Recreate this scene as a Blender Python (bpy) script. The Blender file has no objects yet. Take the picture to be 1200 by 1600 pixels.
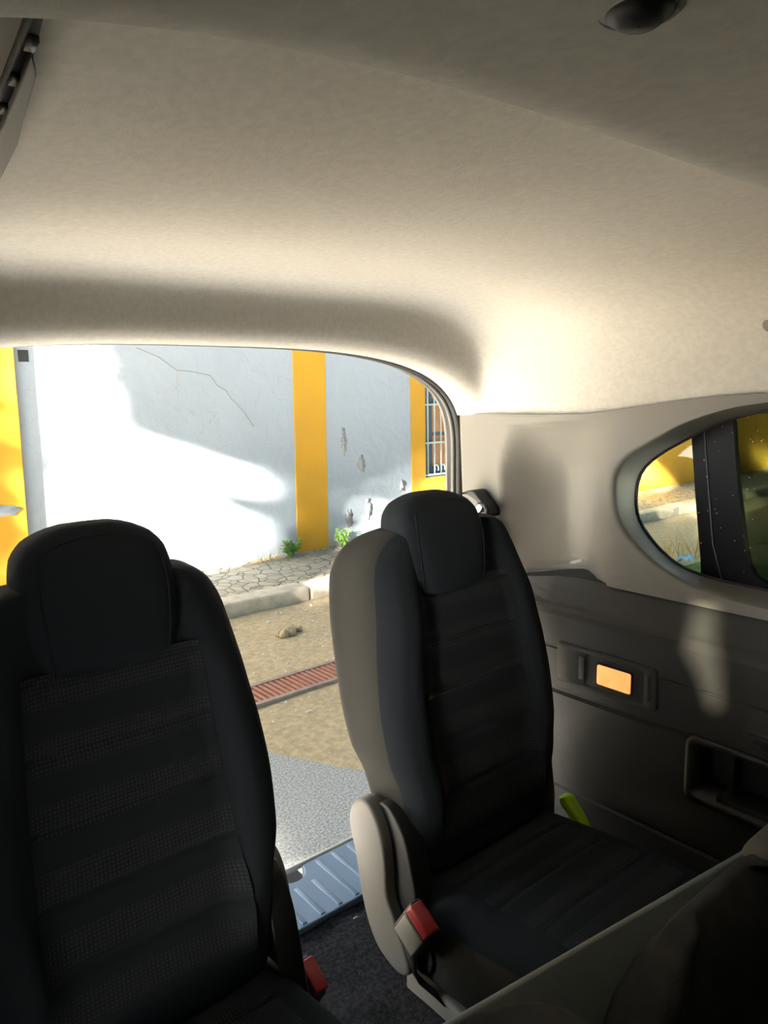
import bpy, bmesh, math, random
from mathutils import Vector, Matrix, noise
random.seed(7)
S = bpy.context.scene
COL = S.collection
R = math.radians

# ------------------------------------------------------------------ camera, sky, sun, exposure
cam_data = bpy.data.cameras.new('camera')
cam_data.sensor_fit = 'VERTICAL'
cam_data.sensor_height = 36.0
cam_data.lens = 26.0
cam_data.clip_start = 0.01
cam_data.clip_end = 300
cam = bpy.data.objects.new('camera', cam_data)
COL.objects.link(cam)
YAW, PITCH, ROLL = R(39.7), R(9.2), R(1.1)
fw = Vector((math.sin(YAW)*math.cos(PITCH), math.cos(YAW)*math.cos(PITCH), -math.sin(PITCH)))
rt = Vector((math.cos(YAW), -math.sin(YAW), 0))
up = rt.cross(fw)
r2 = rt*math.cos(ROLL) - up*math.sin(ROLL)
u2 = up*math.cos(ROLL) + rt*math.sin(ROLL)
M = Matrix((r2, u2, -fw)).transposed().to_4x4()
M.translation = Vector((-0.62, 0, 1.60))
cam.matrix_world = M
S.camera = cam

SUN_DIR = Vector((0.90, 0.36, -0.28)).normalized()
SUN_STRENGTH = 310.0
SKY_STRENGTH = 0.55
world = bpy.data.worlds.new('sky')
S.world = world
world.use_nodes = True
wn = world.node_tree.nodes
bg = wn['Background']
bg.inputs['Color'].default_value = (0.52, 0.76, 1.0, 1)
bg.inputs['Strength'].default_value = SKY_STRENGTH
sun_data = bpy.data.lights.new('sun', 'SUN')
sun_data.energy = SUN_STRENGTH
sun_data.color = (1.0, 0.92, 0.78)
sun_data.angle = R(1.6)
sun = bpy.data.objects.new('sun', sun_data)
COL.objects.link(sun)
sun.rotation_euler = SUN_DIR.to_track_quat('-Z', 'Y').to_euler()
sun.location = (-8, -5, 8)

S.view_settings.view_transform = 'Standard'
S.view_settings.look = 'None'
S.view_settings.gamma = 1.0
S.view_settings.use_curve_mapping = False
S.view_settings.exposure = 0.62
S.cycles.use_denoising = True
S.cycles.max_bounces = 12
S.cycles.diffuse_bounces = 8
S.cycles.transparent_max_bounces = 16
S.cycles.sample_clamp_indirect = 8.0

# ------------------------------------------------------------------ materials
def mat(name, col, rough=0.6, spec=0.5, noise_scale=None, noise_amt=0.0, bump=0.0, bump_scale=None, col2=None, sheen=0.0, metal=0.0, stretch=None, detail=6):
    m = bpy.data.materials.new(name); m.use_nodes = True
    nt = m.node_tree; b = nt.nodes['Principled BSDF']
    b.inputs['Base Color'].default_value = (*col, 1)
    b.inputs['Roughness'].default_value = rough
    b.inputs['Specular IOR Level'].default_value = spec
    b.inputs['Metallic'].default_value = metal
    if sheen: b.inputs['Sheen Weight'].default_value = sheen
    tc = nt.nodes.new('ShaderNodeTexCoord'); mp = nt.nodes.new('ShaderNodeMapping')
    nt.links.new(tc.outputs['Object'], mp.inputs['Vector'])
    if stretch: mp.inputs['Scale'].default_value = stretch
    if noise_scale:
        n = nt.nodes.new('ShaderNodeTexNoise'); n.inputs['Scale'].default_value = noise_scale; n.inputs['Detail'].default_value = detail
        nt.links.new(mp.outputs['Vector'], n.inputs['Vector'])
        mx = nt.nodes.new('ShaderNodeMix'); mx.data_type = 'RGBA'
        c2 = col2 if col2 else tuple(max(0, c*(1-noise_amt)) for c in col)
        mx.inputs[6].default_value = (*col, 1); mx.inputs[7].default_value = (*c2, 1)
        cr = nt.nodes.new('ShaderNodeMapRange'); cr.inputs[1].default_value = 0.35; cr.inputs[2].default_value = 0.65
        nt.links.new(n.outputs['Fac'], cr.inputs[0]); nt.links.new(cr.outputs[0], mx.inputs[0])
        nt.links.new(mx.outputs[2], b.inputs['Base Color'])
    if bump:
        n2 = nt.nodes.new('ShaderNodeTexNoise'); n2.inputs['Scale'].default_value = bump_scale or 200; n2.inputs['Detail'].default_value = 4
        nt.links.new(mp.outputs['Vector'], n2.inputs['Vector'])
        bp = nt.nodes.new('ShaderNodeBump'); bp.inputs['Strength'].default_value = bump; bp.inputs['Distance'].default_value = 0.004
        nt.links.new(n2.outputs['Fac'], bp.inputs['Height']); nt.links.new(bp.outputs['Normal'], b.inputs['Normal'])
    return m

M_ = {}
M_['headliner'] = mat('headliner_fabric', (0.46, 0.445, 0.41), 0.95, 0.1, 120, 0.10, 0.16, 420, stretch=(1, 0.75, 1))
M_['trim'] = mat('beige_trim_plastic', (0.16, 0.152, 0.135), 0.62, 0.3, bump=0.08, bump_scale=900)
M_['panel'] = mat('dark_side_plastic', (0.025, 0.026, 0.027), 0.6, 0.3, bump=0.12, bump_scale=1100)
M_['panel_dark'] = mat('black_plastic', (0.012, 0.013, 0.014), 0.5, 0.4)
M_['groove'] = mat('groove_black', (0.006, 0.006, 0.006), 0.8, 0.2)
M_['bolster'] = mat('seat_bolster_cloth', (0.015, 0.018, 0.023), 0.95, 0.08, bump=0.25, bump_scale=1500)
M_['seat_side'] = mat('seat_side_vinyl', (0.030, 0.029, 0.027), 0.85, 0.10, bump=0.15, bump_scale=800)
M_['hinge'] = mat('grey_hinge_plastic', (0.15, 0.143, 0.13), 0.55, 0.35, bump=0.05, bump_scale=900)
M_['black_web'] = mat('black_webbing', (0.012, 0.012, 0.013), 0.8, 0.3)
M_['red'] = mat('red_button', (0.36, 0.02, 0.025), 0.4, 0.5)
M_['buckle_grey'] = mat('buckle_grey', (0.20, 0.19, 0.18), 0.45, 0.5)
M_['chrome'] = mat('chrome', (0.6, 0.6, 0.6), 0.25, 0.5, metal=1.0)
M_['lime'] = mat('lime_plastic', (0.38, 0.62, 0.02), 0.45, 0.4)
M_['sill'] = mat('sill_plastic', (0.20, 0.29, 0.42), 0.38, 0.5, bump=0.05, bump_scale=700)
M_['carpet'] = mat('boot_carpet', (0.040, 0.042, 0.050), 0.98, 0.05, 120, 0.6, 0.9, 300)
M_['rubber'] = mat('rubber', (0.02, 0.02, 0.022), 0.6, 0.4)
M_['body'] = mat('body_paint', (0.13, 0.125, 0.12), 0.35, 0.5)
M_['board'] = mat('grey_board', (0.10, 0.115, 0.11), 0.7, 0.3, bump=0.1, bump_scale=600)
M_['rear_fabric'] = mat('second_row_cloth', (0.045, 0.043, 0.042), 0.95, 0.1, 30, 0.3, 0.3, 900)
M_['beige_fabric'] = mat('second_row_light_cloth', (0.10, 0.092, 0.08), 0.95, 0.1, bump=0.3, bump_scale=900)
M_['ceramic'] = mat('black_ceramic', (0.004, 0.0045, 0.007), 0.45, 0.12)
M_['white_wall'] = mat('lime_white_plaster', (0.265, 0.305, 0.35), 0.9, 0.2, 1.6, 0.05, 0.0)
M_['yellow'] = mat('yellow_plaster', (0.42, 0.23, 0.020), 0.9, 0.2, 2.2, 0.12, 0.5, 14, col2=(0.37, 0.205, 0.026))
M_['plaster_chip'] = mat('bare_plaster', (0.30, 0.315, 0.325), 0.95, 0.1, 40, 0.4)
M_['crack'] = mat('crack_dark', (0.20, 0.19, 0.18), 0.95, 0.1)
M_['asphalt'] = mat('asphalt', (0.46, 0.46, 0.46), 0.7, 0.4, 110, 0.6, 0.6, 120)
M_['dirt'] = mat('dry_dirt', (0.50, 0.39, 0.25), 0.98, 0.1, 34, 0.3, 1.0, 90, col2=(0.36, 0.29, 0.19), detail=14)
M_['kerb'] = mat('kerb_concrete', (0.56, 0.49, 0.39), 0.95, 0.1, 12, 0.25, 0.4, 60)
M_['grate'] = mat('rusty_grate', (0.42, 0.19, 0.14), 0.8, 0.3, 40, 0.25)
M_['grate_frame'] = mat('grate_frame', (0.36, 0.27, 0.23), 0.85, 0.2, 30, 0.25)
M_['leaf'] = mat('weed_leaf', (0.16, 0.30, 0.06), 0.7, 0.3, 30, 0.3)
M_['dry_leaf'] = mat('dry_grass', (0.50, 0.34, 0.14), 0.9, 0.1)
M_['grass'] = mat('grass_blades', (0.13, 0.24, 0.05), 0.85, 0.1, 4, 0.4)
M_['bars'] = mat('window_bars_paint', (0.42, 0.52, 0.54), 0.5, 0.4)
M_['stile'] = mat('blue_window_wood', (0.045, 0.075, 0.10), 0.6, 0.4)
M_['pane_reflection'] = mat('orange_pane_reflection', (0.45, 0.22, 0.09), 0.6, 0.4, 6, 0.3)  # orange reflection painted as the colour of the house panes
M_['tree_leaf'] = mat('tree_leaf', (0.09, 0.15, 0.04), 0.8, 0.2)
M_['bark'] = mat('bark', (0.12, 0.09, 0.06), 0.95, 0.1, 8, 0.4, 0.6, 20)
M_['blue_scrap'] = mat('blue_scrap', (0.25, 0.5, 0.75), 0.5, 0.4)
M_['speck'] = mat('dried_drop', (0.75, 0.74, 0.68), 0.7, 0.2)
M_['front_block'] = mat('front_block_dark', (0.08, 0.08, 0.085), 0.7, 0.3)  # for the added block that closes the cabin front

# white plaster: lumpy lime-wash bump
def plaster_bump(m, cracks=True):
    nt = m.node_tree; b = nt.nodes['Principled BSDF']
    tc = nt.nodes.new('ShaderNodeTexCoord')
    n = nt.nodes.new('ShaderNodeTexNoise'); n.inputs['Scale'].default_value = 5.0; n.inputs['Detail'].default_value = 7; n.inputs['Roughness'].default_value = 0.55
    n.inputs['Distortion'].default_value = 0.7
    nt.links.new(tc.outputs['Object'], n.inputs['Vector'])
    bp = nt.nodes.new('ShaderNodeBump'); bp.inputs['Strength'].default_value = 0.5; bp.inputs['Distance'].default_value = 0.03
    nt.links.new(n.outputs['Fac'], bp.inputs['Height']); nt.links.new(bp.outputs['Normal'], b.inputs['Normal'])
    # hairline crazing, masked in patches
    v = nt.nodes.new('ShaderNodeTexVoronoi'); v.feature = 'DISTANCE_TO_EDGE'; v.inputs['Scale'].default_value = 3.2
    n3 = nt.nodes.new('ShaderNodeTexNoise'); n3.inputs['Scale'].default_value = 6
    mxv = nt.nodes.new('ShaderNodeMixRGB'); mxv.blend_type = 'ADD'; mxv.inputs[0].default_value = 0.25
    nt.links.new(tc.outputs['Object'], n3.inputs['Vector'])
    nt.links.new(tc.outputs['Object'], mxv.inputs[1]); nt.links.new(n3.outputs['Color'], mxv.inputs[2]); nt.links.new(mxv.outputs[0], v.inputs['Vector'])
    lt = nt.nodes.new('ShaderNodeMapRange'); lt.inputs[1].default_value = 0.0; lt.inputs[2].default_value = 0.012; lt.inputs[3].default_value = 1; lt.inputs[4].default_value = 0
    nt.links.new(v.outputs['Distance'], lt.inputs[0])
    n4 = nt.nodes.new('ShaderNodeTexNoise'); n4.inputs['Scale'].default_value = 1.1; nt.links.new(tc.outputs['Object'], n4.inputs['Vector'])
    ms = nt.nodes.new('ShaderNodeMapRange'); ms.inputs[1].default_value = 0.52; ms.inputs[2].default_value = 0.60; nt.links.new(n4.outputs['Fac'], ms.inputs[0])
    mu = nt.nodes.new('ShaderNodeMath'); mu.operation = 'MULTIPLY'; nt.links.new(lt.outputs[0], mu.inputs[0]); nt.links.new(ms.outputs[0], mu.inputs[1])
    src = b.inputs['Base Color'].links[0].from_socket
    mix = nt.nodes.new('ShaderNodeMix'); mix.data_type = 'RGBA'
    nt.links.new(mu.outputs[0], mix.inputs[0]); nt.links.new(src, mix.inputs[6]); mix.inputs[7].default_value = (0.24, 0.25, 0.26, 1)
    nt.links.new(mix.outputs[2], b.inputs['Base Color'])
plaster_bump(M_['white_wall'])

def cobble_mat():
    m = bpy.data.materials.new('cobbles'); m.use_nodes = True
    nt = m.node_tree; b = nt.nodes['Principled BSDF']; b.inputs['Roughness'].default_value = 0.9
    tc = nt.nodes.new('ShaderNodeTexCoord')
    n = nt.nodes.new('ShaderNodeTexNoise'); n.inputs['Scale'].default_value = 3; nt.links.new(tc.outputs['Object'], n.inputs['Vector'])
    ad = nt.nodes.new('ShaderNodeMixRGB'); ad.blend_type = 'ADD'; ad.inputs[0].default_value = 0.12
    nt.links.new(tc.outputs['Object'], ad.inputs[1]); nt.links.new(n.outputs['Color'], ad.inputs[2])
    v = nt.nodes.new('ShaderNodeTexVoronoi'); v.feature = 'DISTANCE_TO_EDGE'; v.inputs['Scale'].default_value = 10.5
    v2 = nt.nodes.new('ShaderNodeTexVoronoi'); v2.inputs['Scale'].default_value = 10.5
    nt.links.new(ad.outputs[0], v.inputs['Vector']); nt.links.new(ad.outputs[0], v2.inputs['Vector'])
    mr = nt.nodes.new('ShaderNodeMapRange'); mr.inputs[1].default_value = 0.0; mr.inputs[2].default_value = 0.055
    nt.links.new(v.outputs['Distance'], mr.inputs[0])
    hs = nt.nodes.new('ShaderNodeMix'); hs.data_type = 'RGBA'
    sep = nt.nodes.new('ShaderNodeSeparateColor'); nt.links.new(v2.outputs['Color'], sep.inputs[0])
    nt.links.new(sep.outputs[0], hs.inputs[0]); hs.inputs[6].default_value = (0.42, 0.35, 0.25, 1); hs.inputs[7].default_value = (0.32, 0.29, 0.24, 1)
    mx = nt.nodes.new('ShaderNodeMix'); mx.data_type = 'RGBA'; mx.inputs[6].default_value = (0.22, 0.175, 0.12, 1)
    nt.links.new(mr.outputs[0], mx.inputs[0]); nt.links.new(hs.outputs[2], mx.inputs[7]); nt.links.new(mx.outputs[2], b.inputs['Base Color'])
    bp = nt.nodes.new('ShaderNodeBump'); bp.inputs['Distance'].default_value = 0.03; bp.inputs['Strength'].default_value = 0.8
    nt.links.new(mr.outputs[0], bp.inputs['Height']); nt.links.new(bp.outputs['Normal'], b.inputs['Normal'])
    return m
M_['cobble'] = cobble_mat()

def weave_mat():
    """dark knitted insert: fine dot weave in bands with plain bands between"""
    m = bpy.data.materials.new('seat_insert_weave'); m.use_nodes = True
    nt = m.node_tree; b = nt.nodes['Principled BSDF']; b.inputs['Roughness'].default_value = 0.9; b.inputs['Specular IOR Level'].default_value = 0.15
    tc = nt.nodes.new('ShaderNodeTexCoord')
    uv = tc.outputs['UV']
    def wave(scale, d):
        w = nt.nodes.new('ShaderNodeTexWave'); w.bands_direction = d; w.inputs['Scale'].default_value = scale
        nt.links.new(uv, w.inputs['Vector']); return w
    a, c = wave(62, 'X'), wave(62, 'Y')
    mu = nt.nodes.new('ShaderNodeMath'); mu.operation = 'MULTIPLY'
    nt.links.new(a.outputs['Fac'], mu.inputs[0]); nt.links.new(c.outputs['Fac'], mu.inputs[1])
    w3 = wave(4.2, 'Y')
    st = nt.nodes.new('ShaderNodeMapRange'); st.inputs[1].default_value = 0.35; st.inputs[2].default_value = 0.6
    nt.links.new(w3.outputs['Fac'], st.inputs[0])
    m2 = nt.nodes.new('ShaderNodeMath'); m2.operation = 'MULTIPLY'
    nt.links.new(mu.outputs[0], m2.inputs[0]); nt.links.new(st.outputs[0], m2.inputs[1])
    mx = nt.nodes.new('ShaderNodeMix'); mx.data_type = 'RGBA'
    mx.inputs[6].default_value = (0.014, 0.017, 0.021, 1); mx.inputs[7].default_value = (0.040, 0.042, 0.044, 1)
    nt.links.new(m2.outputs[0], mx.inputs[0]); nt.links.new(mx.outputs[2], b.inputs['Base Color'])
    bp = nt.nodes.new('ShaderNodeBump'); bp.inputs['Distance'].default_value = 0.001; bp.inputs['Strength'].default_value = 0.5
    nt.links.new(m2.outputs[0], bp.inputs['Height']); nt.links.new(bp.outputs['Normal'], b.inputs['Normal'])
    return m
M_['weave'] = weave_mat()

def glass(name, col, refl=0.5):
    m = bpy.data.materials.new(name); m.use_nodes = True
    nt = m.node_tree; nt.nodes.remove(nt.nodes['Principled BSDF'])
    out = nt.nodes['Material Output']
    t = nt.nodes.new('ShaderNodeBsdfTransparent'); t.inputs[0].default_value = (*col, 1)
    g = nt.nodes.new('ShaderNodeBsdfGlossy'); g.inputs['Roughness'].default_value = 0.02
    f = nt.nodes.new('ShaderNodeFresnel'); f.inputs[0].default_value = 1.45
    k = nt.nodes.new('ShaderNodeMath'); k.operation = 'MULTIPLY'; k.inputs[1].default_value = refl
    mx = nt.nodes.new('ShaderNodeMixShader')
    nt.links.new(f.outputs[0], k.inputs[0]); nt.links.new(k.outputs[0], mx.inputs[0]); nt.links.new(t.outputs[0], mx.inputs[1]); nt.links.new(g.outputs[0], mx.inputs[2])
    nt.links.new(mx.outputs[0], out.inputs[0])
    return m
M_['glass'] = glass('clear_pane', (0.85, 0.9, 0.86), 0.6)
M_['glass_dark'] = glass('tinted_pane', (0.24, 0.28, 0.22), 0.6)
M_['glass_gap_filter'] = glass('gap_filter_pane', (0.19, 0.185, 0.165), 0.6)  # dims the sun beam through the added gap in the near side
M_['house_glass'] = glass('house_pane', (0.7, 0.7, 0.7), 1.0)

def emit(name, col, s):
    m = bpy.data.materials.new(name); m.use_nodes = True
    b = m.node_tree.nodes['Principled BSDF']
    b.inputs['Base Color'].default_value = (*col, 1)
    b.inputs['Emission Color'].default_value = (*col, 1); b.inputs['Emission Strength'].default_value = s
    b.inputs['Roughness'].default_value = 0.3
    nt = m.node_tree
    tc = nt.nodes.new('ShaderNodeTexCoord'); w = nt.nodes.new('ShaderNodeTexNoise'); w.inputs['Scale'].default_value = 60
    nt.links.new(tc.outputs['Object'], w.inputs['Vector'])
    mr = nt.nodes.new('ShaderNodeMapRange'); mr.inputs[3].default_value = s*0.7; mr.inputs[4].default_value = s*1.3
    nt.links.new(w.outputs['Fac'], mr.inputs[0]); nt.links.new(mr.outputs[0], b.inputs['Emission Strength'])
    return m
M_['lamp'] = emit('lit_lamp_lens', (1.0, 0.42, 0.13), 0.72)

# ------------------------------------------------------------------ mesh helpers
def obj(name, bm, m, parent=None, smooth=True, loc=None):
    bmesh.ops.recalc_face_normals(bm, faces=bm.faces)
    me = bpy.data.meshes.new(name); bm.to_mesh(me); bm.free()
    for p in me.polygons: p.use_smooth = smooth
    me.materials.append(m)
    o = bpy.data.objects.new(name, me); COL.objects.link(o)
    if parent is not None: o.parent = parent
    if loc: o.location = loc
    return o
def thing(name, label, cat, loc=(0, 0, 0), group=None):
    o = bpy.data.objects.new(name, None); o.empty_display_size = 0.05; COL.objects.link(o)
    o.location = loc; o['label'] = label; o['category'] = cat
    if group: o['group'] = group
    return o
def tag(o, label, cat, group=None, kind=None):
    o['label'] = label; o['category'] = cat
    if group: o['group'] = group
    if kind: o['kind'] = kind
    return o
def struct(o, label=None, cat=None):
    o['kind'] = 'structure'
    if label: o['label'] = label
    if cat: o['category'] = cat
    return o
def box(bm, c, s, rot=None, bev=0.0, seg=3):
    t = bmesh.new()
    bmesh.ops.create_cube(t, size=1)
    bmesh.ops.scale(t, vec=s, verts=t.verts)
    if bev: bmesh.ops.bevel(t, geom=t.edges[:]+t.verts[:], offset=bev, segments=seg, affect='EDGES', profile=0.5)
    if rot is not None: bmesh.ops.transform(t, matrix=rot.to_4x4(), verts=t.verts)
    bmesh.ops.translate(t, vec=c, verts=t.verts)
    vm = [bm.verts.new(v.co) for v in t.verts]
    t.verts.index_update()
    for f in t.faces:
        try: bm.faces.new([vm[v.index] for v in f.verts])
        except ValueError: pass
    t.free()
    return bm
def boxes(*args):
    bm = bmesh.new()
    for a in args: box(bm, *a)
    return bm
def loft(bm, loops, cap=True, closed=True):
    rows = [[bm.verts.new(p) for p in l] for l in loops]
    n = len(rows[0])
    for a, b in zip(rows, rows[1:]):
        for i in range(n if closed else n-1):
            j = (i+1) % n
            bm.faces.new((a[i], a[j], b[j], b[i]))
    if cap and closed:
        bm.faces.new(list(reversed(rows[0]))); bm.faces.new(rows[-1])
    return bm
def grid(bm, pts, uv=None):
    rows = [[bm.verts.new(p) for p in r] for r in pts]
    fs = []
    for a, b in zip(rows, rows[1:]):
        for i in range(len(a)-1):
            fs.append(bm.faces.new((a[i], a[i+1], b[i+1], b[i])))
    if uv:
        lay = bm.loops.layers.uv.new('uv')
        look = {}
        for r, row in enumerate(rows):
            for c, v in enumerate(row): look[v] = uv(r, c)
        for f in fs:
            for l in f.loops: l[lay].uv = look[l.vert]
    return bm
def tube(bm, pts, r, n=8, cap=True):
    pts = [Vector(p) for p in pts]; loops = []
    ref = Vector((0.123, 0.456, 0.88))
    for i, p in enumerate(pts):
        a = pts[max(i-1, 0)]; b = pts[min(i+1, len(pts)-1)]
        d = (b-a).normalized(); u = d.cross(ref).normalized(); v = d.cross(u)
        rr = r[i] if isinstance(r, (list, tuple)) else r
        loops.append([p + (u*math.cos(2*math.pi*k/n) + v*math.sin(2*math.pi*k/n))*rr for k in range(n)])
    return loft(bm, loops, cap)
def prism(bm, poly, axis, a, b, bev=0.0):
    """extrude a polygon of the two other axes along axis from a to b"""
    def P(u, v, w):
        return {'x': (w, u, v), 'y': (u, w, v), 'z': (u, v, w)}[axis]
    t = bmesh.new()
    lo = [t.verts.new(P(u, v, a)) for u, v in poly]; hi = [t.verts.new(P(u, v, b)) for u, v in poly]
    n = len(poly)
    t.faces.new(lo); t.faces.new(list(reversed(hi)))
    for i in range(n):
        j = (i+1) % n; t.faces.new((lo[i], lo[j], hi[j], hi[i]))
    bmesh.ops.recalc_face_normals(t, faces=t.faces)
    if bev:
        es = [e for e in t.edges if len(e.link_faces) == 2 and any(len(f.verts) == n and n > 4 or f in (t.faces[0], t.faces[1]) for f in e.link_faces)]
        t.faces.ensure_lookup_table()
        caps = {t.faces[0], t.faces[1]}
        es = [e for e in t.edges if any(f in caps for f in e.link_faces)]
        bmesh.ops.bevel(t, geom=es, offset=bev, segments=3, affect='EDGES', profile=0.5)
    t.verts.index_update()
    vm = [bm.verts.new(v.co) for v in t.verts]
    for f in t.faces:
        try: bm.faces.new([vm[v.index] for v in f.verts])
        except ValueError: pass
    t.free()
    return bm
def smooth_poly(pts, n=48):
    """closed Catmull-Rom through the points"""
    out = []; k = len(pts)
    per = max(2, n//k)
    for i in range(k):
        p0, p1, p2, p3 = (Vector(pts[(i+j-1) % k]) for j in range(4))
        for s in range(per):
            t = s/per
            out.append(tuple(0.5*((2*p1)+(p2-p0)*t+(2*p0-5*p1+4*p2-p3)*t*t+(3*p1-p0-3*p2+p3)*t**3)))
    return out
def lerp_table(tab, x):
    if x <= tab[0][0]: return tab[0][1:]
    for a, b in zip(tab, tab[1:]):
        if x <= b[0]:
            t = (x-a[0])/(b[0]-a[0]); t2 = t*t*(3-2*t)
            return tuple(p+(q-p)*t for p, q in zip(a[1:], b[1:]))
    return tab[-1][1:]
def catmull_table(tab, x):
    if x <= tab[0][0]: return tab[0][1:]
    if x >= tab[-1][0]: return tab[-1][1:]
    for i in range(len(tab)-1):
        if x <= tab[i+1][0]:
            x0, x1 = tab[i][0], tab[i+1][0]; h = x1-x0; t = (x-x0)/h
            res = []
            for c in range(1, len(tab[0])):
                y0, y1 = tab[i][c], tab[i+1][c]
                sl = (y1-y0)/h
                def slope(j):
                    if j <= 0 or j >= len(tab)-1:
                        k = 0 if j <= 0 else len(tab)-2
                        return (tab[k+1][c]-tab[k][c])/(tab[k+1][0]-tab[k][0])
                    s1 = (tab[j][c]-tab[j-1][c])/(tab[j][0]-tab[j-1][0]); s2 = (tab[j+1][c]-tab[j][c])/(tab[j+1][0]-tab[j][0])
                    if s1*s2 <= 0: return 0
                    return 2*s1*s2/(s1+s2)
                m0, m1 = slope(i)*h, slope(i+1)*h
                res.append((2*t**3-3*t**2+1)*y0+(t**3-2*t**2+t)*m0+(-2*t**3+3*t**2)*y1+(t**3-t**2)*m1)
            return tuple(res)
def sstep(a, b, x):
    t = min(1, max(0, (x-a)/(b-a))); return t*t*(3-2*t)

# ------------------------------------------------------------------ STRUCTURE: street
bm = bmesh.new()
box(bm, (1, -6, -0.05), (44, 17.8, 0.1))
struct(obj('road', bm, M_['asphalt'], smooth=False), 'grey asphalt road behind the open tailgate', 'road')
# ragged tongue of dry dirt from the asphalt edge to the kerb
bm = bmesh.new()
rows = []
for j in range(26):
    r_ = []
    for i in range(150):
        x = -21 + 44*i/149
        edge = 2.95 - 0.85*sstep(1.05, 1.22, x) + 0.34*sstep(1.5, 3, abs(x-1))*noise.noise(Vector((x*0.9, 3.1, 0))) + 0.12*noise.noise(Vector((x*3.1, 9.1, 0)))
        y = edge + (4.75-edge)*j/25
        z = 0.0 if j == 0 else 0.006 + 0.012*noise.noise(Vector((x*2, y*2, 1))) + 0.008
        r_.append((x, y, z))
    rows.append(r_)
grid(bm, rows)
struct(obj('ground', bm, M_['dirt']), 'strip of dry yellow dirt between the asphalt and the kerb', 'ground')
bm = bmesh.new(); box(bm, (1, 4.0, -0.06), (44, 2.0, 0.1))
struct(obj('ground_bed', bm, M_['dirt'], smooth=False), 'dirt bed below the verge', 'ground')
# pavement of flat cobbles rising slightly to the wall
bm = bmesh.new()
prism(bm, [(4.85, -0.05), (4.85, 0.122), (5.75, 0.178), (5.75, -0.05)], 'x', -21, 23)
struct(obj('pavement', bm, M_['cobble'], smooth=False), 'pavement of irregular flat cobblestones along the wall', 'pavement')
# wall with window opening
WX0, WX1, WZ0, WZ1 = 4.60, 5.75, 0.715, 2.35
bm = bmesh.new()
box(bm, ((-21+WX0)/2, 5.75, 1.6), (WX0+21, 0.3, 3.4))
box(bm, ((WX0+WX1)/2, 5.75, (WZ0-0.1)/2), (WX1-WX0, 0.3, WZ0+0.1))
box(bm, ((WX0+WX1)/2, 5.75, (WZ1+3.3)/2), (WX1-WX0, 0.3, 3.3-WZ1))
box(bm, ((WX1+23)/2, 5.75, 1.6), (23-WX1, 0.3, 3.4))
wall = struct(obj('wall_back', bm, M_['white_wall'], smooth=False), 'white lime-washed street wall with hairline cracks', 'wall')
# the long crack and the bare patches belong to the wall
bm = bmesh.new()
cr = [(1.62, 1.97), (1.80, 1.90), (1.93, 1.80), (2.08, 1.79), (2.22, 1.76), (2.28, 1.68), (2.36, 1.64), (2.40, 1.57), (2.52, 1.46), (2.60, 1.33)]
tube(bm, [(x+random.uniform(-.01, .01), 5.599, z) for x, z in cr], 0.003, 5)
obj('crack', bm, M_['crack'], wall)
for cx, cz, w, h in ((3.55, 1.13, 0.045, 0.14), (3.76, 0.93, 0.05, 0.10), (3.60, 0.42, 0.05, 0.10), (3.84, 0.45, 0.045, 0.09), (4.28, 0.66, 0.06, 0.07), (3.83, 0.56, 0.03, 0.03)):
    bm = bmesh.new()
    pts = []
    for k in range(40):
        a = 2*math.pi*k/40; q = 0.8+0.55*noise.noise(Vector((math.cos(a)*1.9+cx*7, math.sin(a)*1.9, cz*9)))+0.2*noise.noise(Vector((math.cos(a)*6, math.sin(a)*6+cx*5, cz*3)))
        pts.append((cx+math.cos(a)*w*q, cz+math.sin(a)*h*q))
    prism(bm, pts, 'y', 5.598, 5.61)
    obj('plaster_chip', bm, M_['plaster_chip'], wall)
bm = bmesh.new(); box(bm, (0.815, 5.60, 1.895), (0.066, 0.012, 0.08))
obj('vent_hole', bm, M_['panel_dark'], wall, smooth=False)
# yellow painted pilasters and window surround, yellow stretch of wall
def yel(name, label, x0, x1, y0, z0=0.15, z1=3.3):
    bm = bmesh.new()
    n = 24; rows = []
    prof = [(x0, 5.62), (x0, y0+0.006), (x0+0.006, y0), (x1-0.006, y0), (x1, y0+0.006), (x1, 5.62)]
    for k in range(n):
        z = z0+(z1-z0)*k/(n-1); b = -0.045*(1-k/(n-1))*(1 if x0 < 4 else 0)
        rows.append([(x+b+0.006*noise.noise(Vector((x*5, z*3, 0))), y, z) for x, y in prof])
    grid(bm, rows)
    return struct(obj(name, bm, M_['yellow'], smooth=False), label, 'pilaster')
p_l = yel('trim_1', 'yellow pilaster at the left edge of the white wall', -0.35, 0.765, 5.54)
bm = bmesh.new()
pts = []
for k in range(20):
    a = 2*math.pi*k/20; q = 1+0.5*noise.noise(Vector((math.cos(a)*2, math.sin(a)*2, 4)))
    pts.append((0.56+math.cos(a)*0.13*q, 0.845+math.sin(a)*0.04*q))
prism(bm, pts, 'y', 5.532, 5.55)
obj('flaked_paint', bm, M_['white_wall'], p_l)
yel('trim_2', 'yellow pilaster standing on the cobbles between two white bays', 3.035, 3.385, 5.592)
bm = bmesh.new()
for a in ((4.40, WX0, 0.15+0.35, 2.6), (WX1, WX1+0.2, 0.5, 2.6)):
    box(bm, ((a[0]+a[1])/2, 5.60, (a[2]+a[3])/2), (a[1]-a[0], 0.016, a[3]-a[2]), None, 0.004, 1)
box(bm, ((WX0+WX1)/2, 5.60, 0.6075), (WX1-WX0, 0.016, 0.215), None, 0.004, 1)
box(bm, ((WX0+WX1)/2, 5.60, 2.48), (WX1-WX0, 0.016, 0.24), None, 0.004, 1)
struct(obj('trim_3', bm, M_['yellow'], smooth=False), 'yellow surround of the barred house window', 'window surround')
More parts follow.
